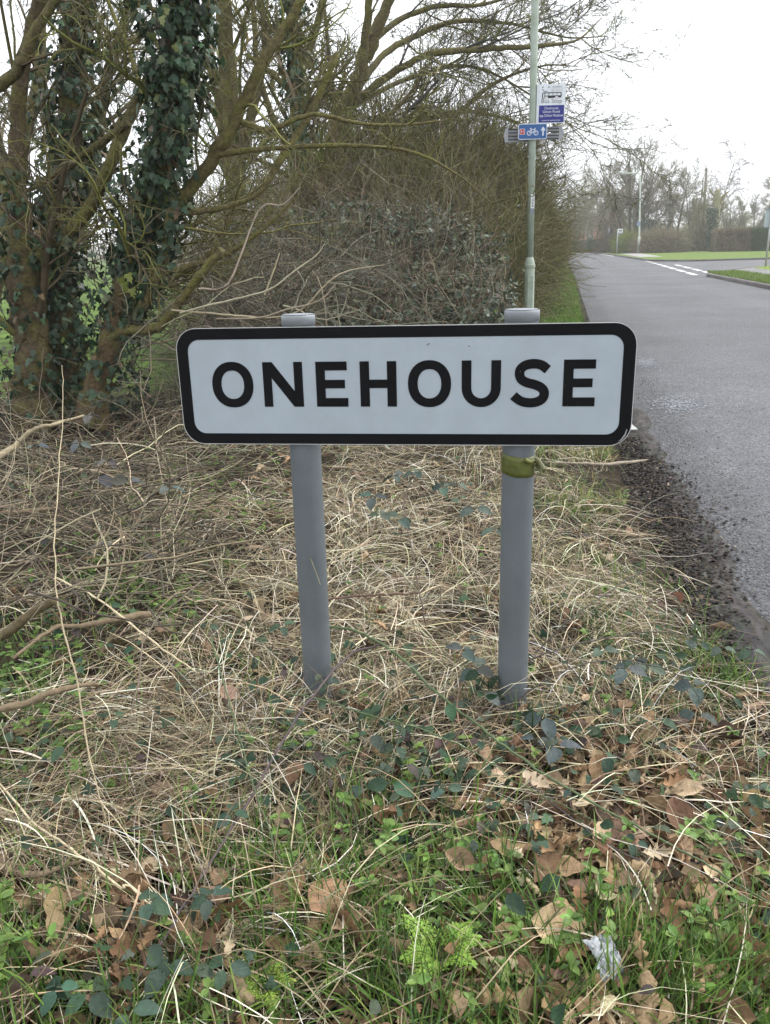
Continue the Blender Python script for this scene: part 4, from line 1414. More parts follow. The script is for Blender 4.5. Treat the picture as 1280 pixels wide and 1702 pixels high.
    clump('green_bush', 'rounded yellow-green bush at the foot of the far lamp post', 'bush', (p[0] + .1, p[1] + 1.6, .75), (1.15, 1.0, .95), 93, 3500, [(.2, .25, .05), (.17, .2, .05)], [.5, .5], 3500, [(.17, .24, .05), (.2, .25, .06)], core=(.06, .075, .02))
    p = at(1108, 400, 80)
    clump('bramble_heap', 'sprawling heap of reddish-brown dead bramble on the far verge', 'bush', (p[0], p[1] + 1.5, .7), (2.5, 1.6, 1.3), 94, 7500, [(.24, .175, .115), (.22, .20, .125), (.29, .265, .18), (.17, .175, .085)], [.35, .25, .2, .2], core=(.07, .05, .03))
    p = at(1160, 395, 86)
    clump('thicket', 'brown twiggy thicket between the bramble heap and the clipped hedge', 'bush', (p[0], p[1] + 1.5, .6), (3.4, 2.0, 1.2), 95, 9000, [(.19, .175, .11), (.23, .21, .135), (.17, .175, .085)], [.4, .3, .3], core=(.06, .05, .035))
    p = at(1086, 392, 88)
    clump('evergreen_shrub', 'dark green evergreen shrub behind the green bush', 'bush', (p[0], p[1] + 1.5, 1.5), (1.6, 1.4, 1.9), 96, 1500, [(.08, .10, .06)], [1], 5000, [(.06, .095, .065), (.08, .115, .075)], core=(.03, .04, .03))
    p = at(1015, 400, 90)
    clump('thicket', 'dark twiggy undergrowth beneath the many-stemmed tree', 'bush', (p[0] + 1.3, p[1] + 2, .6), (2.2, 1.5, 1.2), 97, 6000, [(.16, .135, .095), (.13, .115, .075)], [.5, .5], core=(.045, .038, .026))
    # brick house glimpsed between the far trees
    p = at(1000, 412, 138)
    t = thing('house', 'brick house with a tiled roof glimpsed through trees at the bend', 'house', (p[0], p[1], 0))
    w_, dpt, h = 7.0, 6.0, 3.6
    adopt(Geo().box((p[0], p[1] + dpt / 2, h / 2), (w_, dpt, h), (.36, .16, .10)).build('wall', M_KERB), t)
    V = np.array([(-w_ / 2 - .3, -.3, h), (w_ / 2 + .3, -.3, h), (w_ / 2 + .3, dpt + .3, h), (-w_ / 2 - .3, dpt + .3, h), (-w_ / 2 - .3, dpt / 2, h + 2), (w_ / 2 + .3, dpt / 2, h + 2)]) + np.array([p[0], p[1], .003])
    adopt(Geo().add(V, [np.array([[0, 1, 5, 4], [2, 3, 4, 5], [3, 2, 1, 0]]), np.array([[0, 4, 3], [1, 2, 5]])], (.2, .10, .07)).build('roof', M_KERB), t)
    for dx in (-2, 1.8):
        f = adopt(Geo().box((p[0] + dx, p[1] - .02, 1.6), (1.3, .1, 1.2), (.6, .6, .58)).build('window', M_PLAIN), t)
        adopt(Geo().box((p[0] + dx, p[1] - .05, 1.6), (1.1, .06, 1.0), (.05, .06, .07)).build('pane', M_PLAIN), f)
    # distant tree lines, each one mass
    r = RNG(99)

    def line(x0, x1, Y, h, n, seed, lab):
        r = RNG(seed)
        x = r.uniform(x0, x1, n)
        hh = h * (.75 + .3 * wav(x * .08, x * 0, 1, seed)) * r.uniform(.55, 1, n)
        y = Y + r.uniform(-5, 5, n)
        P = grow(np.stack([x, y, hh * r.uniform(0, .75, n)], 1), rdir(n, r, .2, 1), hh * r.uniform(.25, .5, n), 5, .2, .05, r)
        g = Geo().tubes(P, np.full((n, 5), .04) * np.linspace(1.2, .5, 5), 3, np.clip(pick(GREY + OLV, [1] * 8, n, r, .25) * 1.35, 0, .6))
        tag(g.build('distant_trees', M_TWIG), lab, 'woodland', kind='stuff')
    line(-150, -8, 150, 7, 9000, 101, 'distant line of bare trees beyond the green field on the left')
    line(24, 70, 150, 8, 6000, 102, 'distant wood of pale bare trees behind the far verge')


far_side()


# ------------------------------------------------------------------ foreground ground cover
def ppx(x, y, z):
    """photograph pixel of points (to read which patch of verge they lie in)"""
    P = np.stack([x, y, z - CAMZ], -1)
    zc = P @ CF
    return 640 + FPX * (P @ CR) / zc, 851 - FPX * (P @ CU) / zc


def cand(n, r, y0=.75, y1=6.3, pw=1.35, dmin=.08):
    """points on the verge, thicker towards the viewer"""
    q0, q1 = y0 ** (1 - pw), y1 ** (1 - pw)
    y = (q0 + (q1 - q0) * r.uniform(0, 1, n)) ** (1 / (1 - pw))
    hw = .55 * y + .35
    x = r.uniform(-1, 1, n) * hw
    k = (E(y) - x) > dmin
    return x[k], y[k]


def blob(px, py, L):
    o = np.zeros_like(px)
    for cx, cy, sx, sy, a in L:
        o = np.maximum(o, a * np.exp(-((px - cx) / sx) ** 2 - ((py - cy) / sy) ** 2))
    return o


STRAW = [(.33, .265, .155), (.50, .435, .295), (.18, .13, .075), (.64, .59, .46), (.09, .065, .04)]
STRAWP = [.25, .18, .22, .12, .23]


def straw():
    r = RNG(201)
    D = [(620, 900, 330, 190, 1.0), (520, 1010, 260, 170, 1.0), (960, 960, 120, 160, .95), (330, 1250, 330, 150, .95), (120, 900, 240, 170, .3), (720, 1150, 330, 130, .75), (640, 780, 330, 80, 1.0), (330, 900, 160, 120, .6), (120, 1400, 260, 160, .5), (900, 1180, 260, 110, .5), (150, 760, 260, 70, .3), (400, 1550, 300, 130, .35), (1000, 1330, 300, 100, .32), (1180, 1200, 90, 120, .4)]
    x, y = cand(330000, r, .75, 6.8, 1.25, .1)
    k = (E(y) - x) > .12 + .16 * sstep(2.6, 3.6, y)
    x, y = x[k], y[k]
    z = gz(x, y)
    px, py = ppx(x, y, z)
    den = np.maximum(blob(px, py, D), .07) * (1 - .55 * sstep(1330, 1480, py)) * np.clip(.72 + .6 * wav(x, y, 3.2, 31), .06, 1.2)
    NEG = [(250, 960, 100, 55, .92), (330, 830, 110, 60, .9), (70, 1110, 120, 60, .75), (130, 820, 150, 50, .6), (910, 850, 50, 55, .95), (950, 790, 70, 40, .6), (620, 1260, 280, 60, .45), (1080, 1120, 120, 60, .5), (30, 1000, 80, 60, .6), (560, 1130, 120, 40, .35)]
    den = den * (1 - blob(px, py, NEG))
    k = r.uniform(0, 1, len(x)) < den * .24
    x, y, z = x[k], y[k], z[k]
    n = len(x)
    # combed direction drifting across the verge plus scatter
    th = 1.1 * wav(x, y, 1.1, 33) * math.pi + r.normal(0, .75, n)
    hgt = np.abs(r.normal(0, .035, n)) + .012
    lift = r.uniform(0, 1, n) ** 3
    el = .04 + .75 * lift
    D0 = np.stack([np.cos(th) * np.cos(el), np.sin(th) * np.cos(el), np.sin(el)], 1)
    L = r.uniform(.10, .36, n) * (.85 + .3 * r.uniform(size=n))
    K = 6
    P = [np.stack([x, y, z + hgt * (1 - lift)], 1)]
    Dn = D0
    cv = r.normal(0, .16, (n, 1))
    kink = r.integers(1, K - 1, n)
    for j in range(K - 1):
        Dn = Dn + cv * np.stack([-Dn[:, 1], Dn[:, 0], np.zeros(n)], 1) + np.array([0, 0, -.17]) * (.3 + lift[:, None])
        Dn = Dn + ((kink == j) & (r.uniform(size=n) < .25))[:, None] * r.normal(0, .5, (n, 3)) * np.array([1, 1, .5])
        Dn = nrm(Dn)
        q = P[-1] + Dn * (L / (K - 1))[:, None]
        fl = gz(q[:, 0], q[:, 1]) + .008 + hgt * .5
        q[:, 2] = np.maximum(q[:, 2], fl)
        P.append(q)
    P = np.stack(P, 1)
    W = (r.uniform(.0006, .0014, n) * np.where(r.uniform(size=n) < .12, 1.5, 1))[:, None] * np.array([1, 1, 1, .9, .7, .25])
    side = nrm(np.stack([-D0[:, 1], D0[:, 0], r.normal(0, .4, n)], 1))
    c = pick(STRAW, STRAWP, n, r, .22)
    g = Geo().ribbons(P, W, side, c)
    # arching tussock stalks
    tx, ty = cand(1500, r, .9, 5.6, 1.1, .2)
    pxx, pyy = ppx(tx, ty, gz(tx, ty))
    kk = r.uniform(size=len(tx)) < blob(pxx, pyy, D)
    tx, ty = tx[kk], ty[kk]
    m = 22
    X = np.repeat(tx, m) + r.normal(0, .03, len(tx) * m)
    Y = np.repeat(ty, m) + r.normal(0, .03, len(tx) * m)
    th = np.repeat(r.uniform(0, 6.28, len(tx)), m) + r.normal(0, .6, len(X))
    N = len(X)
    el = r.uniform(.2, 1.25, N)
    Dn = np.stack([np.cos(th) * np.cos(el), np.sin(th) * np.cos(el), np.sin(el)], 1)
    L = np.repeat(r.uniform(.14, .42, len(tx)), m) * r.uniform(.5, 1.1, N)
    P = [np.stack([X, Y, gz(X, Y)], 1)]
    D1 = Dn
    for j in range(6):
        Dn = nrm(Dn + np.array([0, 0, -.27]) + r.normal(0, .07, (N, 3)))
        q = P[-1] + Dn * (L / 6)[:, None]
        q[:, 2] = np.maximum(q[:, 2], gz(q[:, 0], q[:, 1]) + .015)
        P.append(q)
    side = nrm(np.stack([-D1[:, 1], D1[:, 0], r.normal(0, .3, N)], 1))
    g.ribbons(np.stack(P, 1), r.uniform(.0006, .0013, N)[:, None] * np.array([1, 1, 1, .9, .8, .6, .2]), side, np.clip(pick(STRAW, STRAWP, N, r, .2) * np.repeat(r.uniform(.7, 1.35, len(tx)), m)[:, None], .01, .75))
    tag(g.build('dry_grass', M_STRAW), 'matted straw-coloured dead grass round the sign posts', 'dry grass', kind='stuff')


straw()


def blades(g, x, y, L, r, cols, p, wd=.0018, el=(.7, 1.5), droop=-.1, v=.22):
    n = len(x)
    th = r.uniform(0, 6.28, n)
    e = r.uniform(el[0], el[1], n)
    Dn = np.stack([np.cos(th) * np.cos(e), np.sin(th) * np.cos(e), np.sin(e)], 1)
    D1 = Dn
    P = [np.stack([x, y, gz(x, y) - .005], 1)]
    dr = r.uniform(.3, 1.8, n)[:, None] * np.array([0, 0, droop])
    for j in range(5):
        Dn = nrm(Dn + dr + r.normal(0, .05, (n, 3)))
        P.append(P[-1] + Dn * (L / 5)[:, None])
    side = nrm(np.stack([-D1[:, 1], D1[:, 0], r.normal(0, .25, n)], 1))
    g.ribbons(np.stack(P, 1), (wd * r.uniform(.6, 1.4, n))[:, None] * np.array([.8, 1, 1, .85, .6, .1]), side, pick(cols, p, n, r, v))


GR = [(.075, .145, .025), (.12, .21, .035), (.045, .09, .02), (.18, .25, .06)]


def green_grass():
    r = RNG(211)
    D = [(760, 1650, 330, 150, 1.0), (560, 1500, 200, 110, .8), (450, 1640, 200, 110, 1.0), (1130, 1640, 220, 90, .9), (640, 1400, 160, 80, .6), (200, 1660, 200, 60, .6), (950, 1420, 60, 60, .3), (1250, 1500, 60, 130, .5), (60, 1500, 130, 160, .35), (160, 1640, 150, 80, .35),
         (240, 960, 90, 60, .9), (620, 1270, 280, 70, .35), (905, 845, 45, 50, 1.6), (320, 830, 100, 70, 1.0), (945, 880, 60, 120, 1.3), (1010, 1000, 80, 110, 1.0), (1190, 1150, 100, 100, 1.2), (60, 1120, 110, 80, .9), (1080, 1120, 130, 80, .7), (130, 830, 160, 60, .5), (930, 780, 90, 40, .6), (360, 770, 90, 40, .5), (570, 750, 60, 30, .4), (250, 620, 110, 70, 1.6)]
    x, y = cand(120000, r, .75, 9.5, 1.4, .1)
    px, py = ppx(x, y, gz(x, y))
    k = r.uniform(size=len(x)) < np.maximum(blob(px, py, D), .13) * (.62 + .3 * sstep(1380, 1500, py)) * np.clip(.6 + .9 * wav(x, y, 4.5, 37), 0, 1.5)
    k &= r.uniform(size=len(x)) > blob(px, py, [(1060, 1420, 230, 150, .8), (900, 1300, 120, 60, .5)])
    x, y = x[k], y[k]
    n = len(x)
    g = Geo()
    blades(g, x, y, r.uniform(.04, .17, n) * (.6 + .4 * (y < 3)), r, GR, [.4, .3, .2, .1], .0017)
    tag(g.build('grass', M_GRASS), 'fresh green grass coming through the dead grass and leaves in front', 'grass', kind='stuff')
    # bright strip beside the road further on
    g = Geo()
    n = 16000
    y = r.uniform(7.5, 34, n) ** 1.0
    x = E(y) - .12 - np.abs(r.normal(0, .42, n)) - .05
    blades(g, x, y, r.uniform(.08, .24, n), r, [(.12, .22, .03), (.16, .26, .045), (.09, .16, .03)], [.45, .3, .25], .005)
    n = 6500
    y = r.uniform(3.6, 7.5, n)
    x = E(y) - .2 - np.abs(r.normal(0, .35, n))
    kk = wav(x, y, 3.5, 71) + r.normal(0, .3, n) > .25
    x, y, n = x[kk], y[kk], int(kk.sum())
    blades(g, x, y, r.uniform(.04, .12, n), r, [(.13, .19, .04), (.3, .26, .12), (.2, .22, .07)], [.45, .3, .25], .003)
    tag(g.build('grass', M_GRASS), 'bright green verge grass between the hedge and the road', 'grass', kind='stuff')
    # short tufts over the verges across the road
    g = Geo()
    n = 9000
    y = r.uniform(20, 31, n)
    x = Rr(y) + .16 + r.uniform(0, 1, n) ** 1.5 * 1.25
    P0 = len(x)
    th = r.uniform(0, 6.28, n)
    Dn = np.stack([.5 * np.cos(th), .5 * np.sin(th), np.ones(n)], 1)
    P = grow(np.stack([x, y, np.full(n, .1)], 1), Dn, r.uniform(.05, .12, n), 4, .1, -.05, r)
    g.ribbons(P, np.full((n, 1), .008) * np.array([1, .9, .7, .1]), nrm(np.stack([-np.sin(th), np.cos(th), 0 * th], 1)), pick([(.12, .19, .03), (.15, .2, .05)], [.6, .4], n, r, .2))
    n = 9000
    y = r.uniform(30, 42, n)
    x = 15.2 + (y - 33) * .75 + r.uniform(0, 9, n)
    th = r.uniform(0, 6.28, n)
    P = grow(np.stack([x, y, np.full(n, .1)], 1), np.stack([.5 * np.cos(th), .5 * np.sin(th), np.ones(n)], 1), r.uniform(.05, .12, n), 4, .1, -.05, r)
    kk = (x > 15.5 + np.maximum(0, (y - 35)) * .87) & (x - 15.2 > (33.4 - y) * -.2)
    g.ribbons(P[kk], np.full((kk.sum(), 1), .01) * np.array([1, .9, .7, .1]), nrm(np.stack([-np.sin(th), np.cos(th), 0 * th], 1))[kk], pick([(.14, .2, .03), (.18, .22, .05)], [.6, .4], int(kk.sum()), r, .2))
    tag(g.build('grass', M_GRASS), 'short green grass on the verges across the road', 'grass', kind='stuff')


green_grass()

LEAFC = [(.20, .125, .065), (.30, .205, .115), (.125, .072, .037), (.45, .345, .22), (.065, .042, .027), (.25, .17, .105)]
LEAFP = [.26, .26, .18, .10, .10, .10]


def litter():
    r = RNG(221)
    D = [(1080, 1430, 250, 190, 1.7), (1000, 1620, 330, 120, .8), (560, 1530, 160, 90, .6), (150, 1560, 240, 140, .38), (700, 1350, 240, 90, .3), (980, 1280, 220, 90, .7), (1230, 1350, 80, 170, .8), (250, 1350, 200, 120, .25)]
    x, y = cand(30000, r, .75, 6.0, 1.6, .12)
    px, py = ppx(x, y, gz(x, y))
    k = r.uniform(size=len(x)) < np.maximum(blob(px, py, D), .09) * .52
    x, y = x[k], y[k]
    n = len(x)
    g = Geo()
    tp = T_OAK + T_BEECH
    ch = r.integers(0, len(tp), n)
    for i, t_ in enumerate(tp):
        m = ch == i
        nm = int(m.sum())
        pos = np.stack([x[m], y[m], gz(x[m], y[m]) + r.uniform(.003, .05, nm)], 1)
        ax = rdir(nm, r, -.35, .35)
        nn = np.array([0, 0, 1.0]) * r.choice([-1, 1], nm)[:, None] + .45 * r.normal(size=(nm, 3))
        g.leaves(t_, pos, ax, nn, r.uniform(.03, .085, nm) * np.where(r.uniform(size=nm) < .12, 1.25, .85), pick(LEAFC, LEAFP, nm, r, .25))
    tag(g.build('leaf_litter', M_LEAF), 'brown fallen leaves littering the ground under the grass', 'leaf litter', kind='stuff')
    # dark crumbs of mud and rotted leaf along the road edge
    n = 44000
    y = r.uniform(1.6 ** .6, 9 ** .6, n) ** (1 / .6)
    x = E(y) + np.abs(r.normal(0, .15, n)) * (.25 + .75 * np.exp(-((y - 3.9) / 1.2) ** 2)) - .16 + .05 * wav(y * 2, y * 0, 1, 5)
    k = (x - E(y) > -.35) & (x - E(y) < .5) & (r.uniform(size=n) < .18 + .82 * np.exp(-((y - 4.3) / 1.3) ** 2))
    x, y = x[k], y[k]
    n = len(x)
    z = np.where(x > E(y), 0.0, gz(x, y)) + r.uniform(.0, .006, n) + .012 * np.exp(-((x - E(y) - .05) / .15) ** 2) * r.uniform(0, 1, n)
    g = Geo()
    g.leaves(T_SM, np.stack([x, y, z], 1), rdir(n, r, -.3, .4), np.array([0, 0, 1.0]) + .6 * r.normal(size=(n, 3)), r.uniform(.006, .027, n), pick([(.026, .022, .019), (.045, .037, .03), (.075, .06, .045), (.16, .12, .085)], [.5, .3, .14, .06], n, r, .3))
    m = 2600
    yy = r.uniform(1.8, 8, m)
    xx = E(yy) + .05 + np.abs(r.normal(0, .22, m))
    s_ = r.uniform(.002, .006, m)
    cube = np.array([(a, b, c) for a in (-.5, .5) for b in (-.5, .5) for c in (-.4, .4)])
    fc = np.array([[0, 1, 3, 2], [4, 6, 7, 5], [0, 4, 5, 1], [2, 3, 7, 6], [0, 2, 6, 4], [1, 5, 7, 3]])
    g.leaves((cube, [fc]), np.stack([xx, yy, s_ * .35], 1), rdir(m, r), rdir(m, r, .2, 1), s_, pick([(.2, .19, .18), (.12, .11, .1), (.35, .33, .3)], [.5, .35, .15], m, r, .25))
    tag(g.build('mud_debris', M_LEAF), 'dark mud, grit and rotted leaf along the edge of the road', 'mud', kind='stuff')
    # continuous muddy film over the edge of the tarmac
    ys = np.linspace(-5, 13, 270)
    t_ = np.linspace(0, 1, 14)
    wd = np.interp(ys, [-5, 2.2, 4, 6, 8, 13], [.05, .08, .16, .12, .06, .02]) + .05 * wav(ys * 2, ys * 0, 1.5, 12)
    X = E(ys)[:, None] - .10 + (wd + .10)[:, None] * t_[None]
    Y = np.repeat(ys[:, None], 14, 1)
    Z = .0035 + .003 * np.sin(np.pi * t_)[None] * (1 + .6 * wav(X, Y, 6, 15)) * np.ones_like(X)
    Z[:, 0] = np.maximum(Z[:, 0], .006)
    Z[:, -1] = .001
    i = np.arange(X.size).reshape(X.shape)
    q = np.stack([i[:-1, :-1], i[:-1, 1:], i[1:, 1:], i[1:, :-1]], -1).reshape(-1, 4)
    C = jit((.038, .035, .033), X.size, r, .25) * (1 + .7 * np.tile(t_, len(ys))[:, None])
    tag(Geo().add(np.stack([X, Y, Z], -1).reshape(-1, 3), q, C).build('road_edge_mud', M_SOIL, smooth=True), kind='structure')


litter()


def low_leaves():
    r = RNG(231)
    # small bramble and ivy leaves low in the grass
    D = [(620, 1260, 300, 110, 1.1), (900, 1220, 200, 100, .9), (700, 1330, 200, 90, .7), (180, 760, 200, 110, .9), (230, 680, 130, 80, 1.0), (720, 840, 110, 60, .35), (1100, 1090, 190, 70, .9), (330, 1000, 150, 120, .35), (60, 1300, 120, 150, .5), (1230, 1330, 70, 90, .6), (850, 1450, 80, 80, .6), (500, 1120, 180, 60, .5), (100, 1000, 160, 200, .5), (200, 1650, 260, 70, .3)]
    x, y = cand(17000, r, .8, 6.3, 1.3, .15)
    px, py = ppx(x, y, gz(x, y))
    k = r.uniform(size=len(x)) < np.maximum(blob(px, py, D), .04) * .5
    x, y = x[k], y[k]
    n = len(x)
    pos = np.stack([x, y, gz(x, y) + np.abs(r.normal(.03, .04, n)) + .008], 1)
    g = Geo()
    m = r.uniform(size=n) < .62
    c = pick([(.022, .048, .024), (.038, .072, .036), (.055, .072, .045), (.065, .045, .04)], [.4, .33, .17, .1], n, r, .25)
    nn = np.array([0, -.3, 1.0]) + .5 * r.normal(size=(n, 3))
    ax = rdir(n, r, -.5, .2)
    sz = r.uniform(.022, .046, n)
    g.leaves(T_BR, pos[m], ax[m], nn[m], sz[m], c[m])
    g.leaves(T_IV, pos[~m], ax[~m], nn[~m], sz[~m] * .85, c[~m])
    tag(g.build('ground_ivy', M_BLEAF), 'small dark ivy and bramble leaves low in the grass', 'ground cover', kind='stuff')
    # fresh weeds: whorled cleavers and small bright leaves
    D = [(240, 960, 120, 65, 1.2), (330, 830, 120, 70, 1.2), (620, 1270, 280, 60, .25), (420, 770, 120, 40, .5), (560, 740, 60, 30, .6), (150, 850, 200, 80, .25), (1150, 1600, 140, 70, .8), (700, 1480, 120, 70, .5), (60, 1230, 90, 90, .9), (80, 1130, 90, 60, .8), (870, 1600, 120, 70, .6), (560, 1430, 100, 60, .4), (30, 1580, 60, 80, .8), (1180, 1440, 80, 60, .5), (240, 620, 90, 60, 1.0), (500, 1150, 60, 40, .4), (690, 900, 200, 100, .08), (1000, 1500, 100, 60, .4)]
    x, y = cand(13000, r, .8, 6.6, 1.25, .15)
    px, py = ppx(x, y, gz(x, y))
    k = r.uniform(size=len(x)) < np.maximum(blob(px, py, D), .035) * .5
    x, y = x[k], y[k]
    n = len(x)
    g = Geo()
    h = r.uniform(.02, .09, n)
    z0 = gz(x, y)
    for w_ in range(6):
        a = r.uniform(0, 6.28, n)
        for t_ in (.55, 1.0):
            pos = np.stack([x, y, z0 + h * t_], 1)
            g.leaves(T_SM, pos, np.stack([np.cos(a), np.sin(a), r.uniform(-.1, .6, n)], 1), np.tile([0, 0, 1.0], (n, 1)) + .2 * r.normal(size=(n, 3)), r.uniform(.012, .026, n), pick([(.13, .22, .045), (.18, .27, .06), (.09, .16, .04)], [.45, .3, .25], n, r, .2))
    tag(g.build('weeds', M_GRASS), 'small fresh green cleavers and weeds sprouting through the litter', 'weeds', kind='stuff')


low_leaves()


# ------------------------------------------------------------------ single plants and oddments in the foreground
def bramble(label, stem, rad, col, leaves, seed, lsize=.045, lcol=(.042, .075, .045), sub=None):
    """stem through (px, py, height above ground); leaves at (px, py, height) as threes and fives"""
    r = RNG(seed)
    P = smooth2([gp(a, b, h) for a, b, h in stem], 8)
    n = len(P)
    t = thing('bramble', label, 'bramble', tuple(P[0]))
    P = P + r.normal(0, .0012, P.shape)
    gst = Geo().tubes(P, np.linspace(rad, rad * .45, n), 7, col)
    g = Geo()
    for a, b, h, m, s in leaves:
        c = gp(a, b, h)
        j = np.argmin(np.linalg.norm(P - c, axis=1))
        g.tubes(smooth2([P[j], (P[j] + c) / 2 + [0, 0, .012], c], 4), np.full(9, .0009), 4, (.09, .10, .05))
        a0 = r.uniform(0, 6.28)
        ang = a0 + np.linspace(-1.9, 1.9, m) if m > 1 else np.array([a0])
        ax = np.stack([np.cos(ang), np.sin(ang), r.uniform(-.5, .15, m)], 1)
        nn = np.tile([0, -.35, 1.0], (m, 1)) + .25 * r.normal(size=(m, 3))
        g.leaves(T_BR, np.tile(c, (m, 1)) + .006 * ax, ax, nn, lsize * s * r.uniform(.8, 1.15, m), jit(lcol, m, r, .2, .08))
    # small prickles
    k = max(8, n // 2)
    idx = r.integers(1, n - 1, k)
    d = rdir(k, r)
    Pp = np.stack([P[idx], P[idx] + d * .006], 1)
    gst.tubes(Pp, np.tile([.0012, .0002], (k, 1)), 3, tuple(np.array(col) * 1.2))
    adopt(gst.build('stem', M_CANE, smooth=True), t)
    if leaves:
        adopt(g.build('leaves', M_BLEAF), t)
    return t


def brambles():
    GS, PS, BS = (.085, .12, .05), (.085, .06, .06), (.09, .065, .045)
    bramble('thick green bramble stem running from between the posts to the lower right edge', [(545, 1040, .12), (600, 1052, .14), (660, 1088, .14), (720, 1145, .13), (800, 1210, .12), (880, 1270, .11), (960, 1320, .10), (1080, 1385, .09), (1180, 1440, .08), (1290, 1510, .06)], .0042, GS,
            [(690, 1100, .12, 1, .9), (950, 1310, .1, 1, .5)], 301)
    bramble('long dark purple bramble stem curving down to the lower left past five-part leaves', [(640, 1070, .14), (580, 1090, .13), (510, 1170, .12), (460, 1250, .11), (415, 1330, .10), (380, 1385, .09), (310, 1500, .07), (240, 1610, .05), (190, 1690, .03)], .0038, PS,
            [(248, 1497, .10, 5, 1.0), (350, 1490, .11, 5, .95), (275, 1605, .09, 3, 1.15), (375, 1605, .09, 3, .9), (385, 1350, .11, 3, 1.0), (150, 1650, .09, 3, 1.05), (215, 1680, .09, 3, 1.1), (95, 1640, .09, 3, .85)], 302, .039, (.04, .072, .045))
    bramble('upright bramble with purple-backed leaves standing between the two sign posts', [(712, 1062, .02), (700, 1000, .12), (688, 930, .2), (678, 880, .26), (672, 830, .32), (690, 800, .36), (740, 800, .36), (800, 830, .34), (830, 860, .3)], .0026, BS,
            [(620, 825, .33, 3, 1.0), (655, 790, .38, 3, .9), (690, 785, .4, 3, .8), (735, 810, .36, 3, 1.0), (790, 845, .32, 3, .9), (665, 860, .28, 3, 1.0), (825, 880, .28, 3, .8), (632, 855, .3, 3, .8), (760, 805, .36, 2, .8)], 303, .058, (.06, .085, .065))
    bramble('arching dark cane with small reddish leaves hanging over the muddy road edge', [(890, 1085, .1), (960, 1020, .2), (1050, 960, .26), (1110, 935, .28), (1165, 935, .27), (1215, 958, .22), (1268, 1008, .15)], .0022, (.05, .04, .03),
            [(1110, 960, .24, 3, .7), (1090, 1000, .22, 3, .7), (1120, 950, .26, 2, .5), (1180, 940, .27, 2, .35)], 304, .036, (.09, .06, .04))
    bramble('dark leafy cane reaching right across the grass towards the tarmac', [(850, 1110, .1), (920, 1082, .14), (1000, 1062, .17), (1090, 1050, .2), (1180, 1062, .2), (1262, 1070, .18)], .0024, (.06, .045, .035),
            [(1000, 1080, .15, 3, .9), (1075, 1105, .13, 3, 1.0), (1160, 1068, .2, 3, .8), (1200, 1075, .2, 3, .8), (1250, 1080, .17, 3, .9), (1055, 1095, .13, 3, .9), (1140, 1060, .2, 2, .7)], 305, .046, (.055, .08, .055))
    bramble('low dark cane with large drooping leaves right of the right-hand post', [(840, 1180, .06), (910, 1130, .13), (990, 1100, .17), (1080, 1105, .18), (1140, 1130, .17), (1165, 1170, .12)], .0022, (.06, .05, .04),
            [(1155, 1140, .14, 3, 1.2), (1160, 1185, .1, 2, 1.1), (1040, 1110, .16, 3, 1.0), (905, 1190, .1, 3, 1.0), (925, 1240, .08, 3, 1.1), (890, 1230, .08, 2, .9), (790, 1110, .13, 3, 1.0), (770, 1080, .16, 3, .9), (805, 1150, .12, 2, 1.0)], 306, .052, (.06, .08, .07))
    bramble('thin green stem with round leaves trailing below the left-hand post', [(470, 1150, .1), (540, 1165, .12), (620, 1190, .13), (700, 1212, .12), (780, 1245, .11), (860, 1300, .09), (960, 1350, .08), (1040, 1385, .07)], .0022, GS,
            [(615, 1220, .1, 2, 1.0), (660, 1240, .1, 3, .8), (545, 1130, .12, 3, .8), (650, 1300, .09, 2, 1.0), (740, 1310, .08, 3, .8), (610, 1310, .08, 2, .9), (800, 1280, .08, 2, .8), (880, 1365, .07, 2, .6), (965, 1370, .06, 2, .6), (500, 1090, .13, 2, .7)], 307, .046, (.05, .09, .055))
    bramble('thin green stem dropping through the straw to the left of the left-hand post', [(350, 1060, .16), (385, 1180, .14), (420, 1300, .12), (455, 1400, .1), (485, 1490, .06)], .0022, GS,
            [(470, 1040, .14, 3, .95), (345, 1040, .16, 2, .7), (380, 1060, .14, 2, .7), (190, 1195, .1, 2, .8), (300, 1130, .1, 2, .7)], 308, .042, (.04, .08, .045))
    bramble('trailing bramble with pairs of small leaves among the litter at lower right', [(880, 1300, .08), (960, 1370, .07), (1040, 1420, .06), (1110, 1440, .05), (1170, 1430, .05)], .0018, (.06, .05, .05),
            [(1055, 1400, .06, 3, .8), (1065, 1425, .05, 3, .8), (1180, 1365, .06, 3, .8), (1195, 1395, .05, 2, .9), (1250, 1330, .06, 3, 1.0), (1260, 1310, .06, 2, .9)], 309, .034, (.04, .075, .045))
    bramble('bramble with greyish purple leaves in the twigs below the left-hand trunks', [(40, 860, .1), (110, 800, .28), (170, 775, .34), (240, 780, .34), (310, 830, .26), (370, 880, .15)], .003, BS,
            [(165, 790, .3, 2, 1.3), (180, 765, .36, 3, .9), (215, 800, .3, 2, 1.3), (280, 810, .28, 3, 1.0), (150, 690, .45, 3, 1.0), (130, 730, .4, 3, .9), (60, 740, .36, 3, .8), (330, 700, .3, 3, .8), (70, 890, .14, 2, 1.0), (175, 905, .14, 2, .8), (240, 920, .1, 2, .8)], 310, .06, (.08, .085, .08))


brambles()


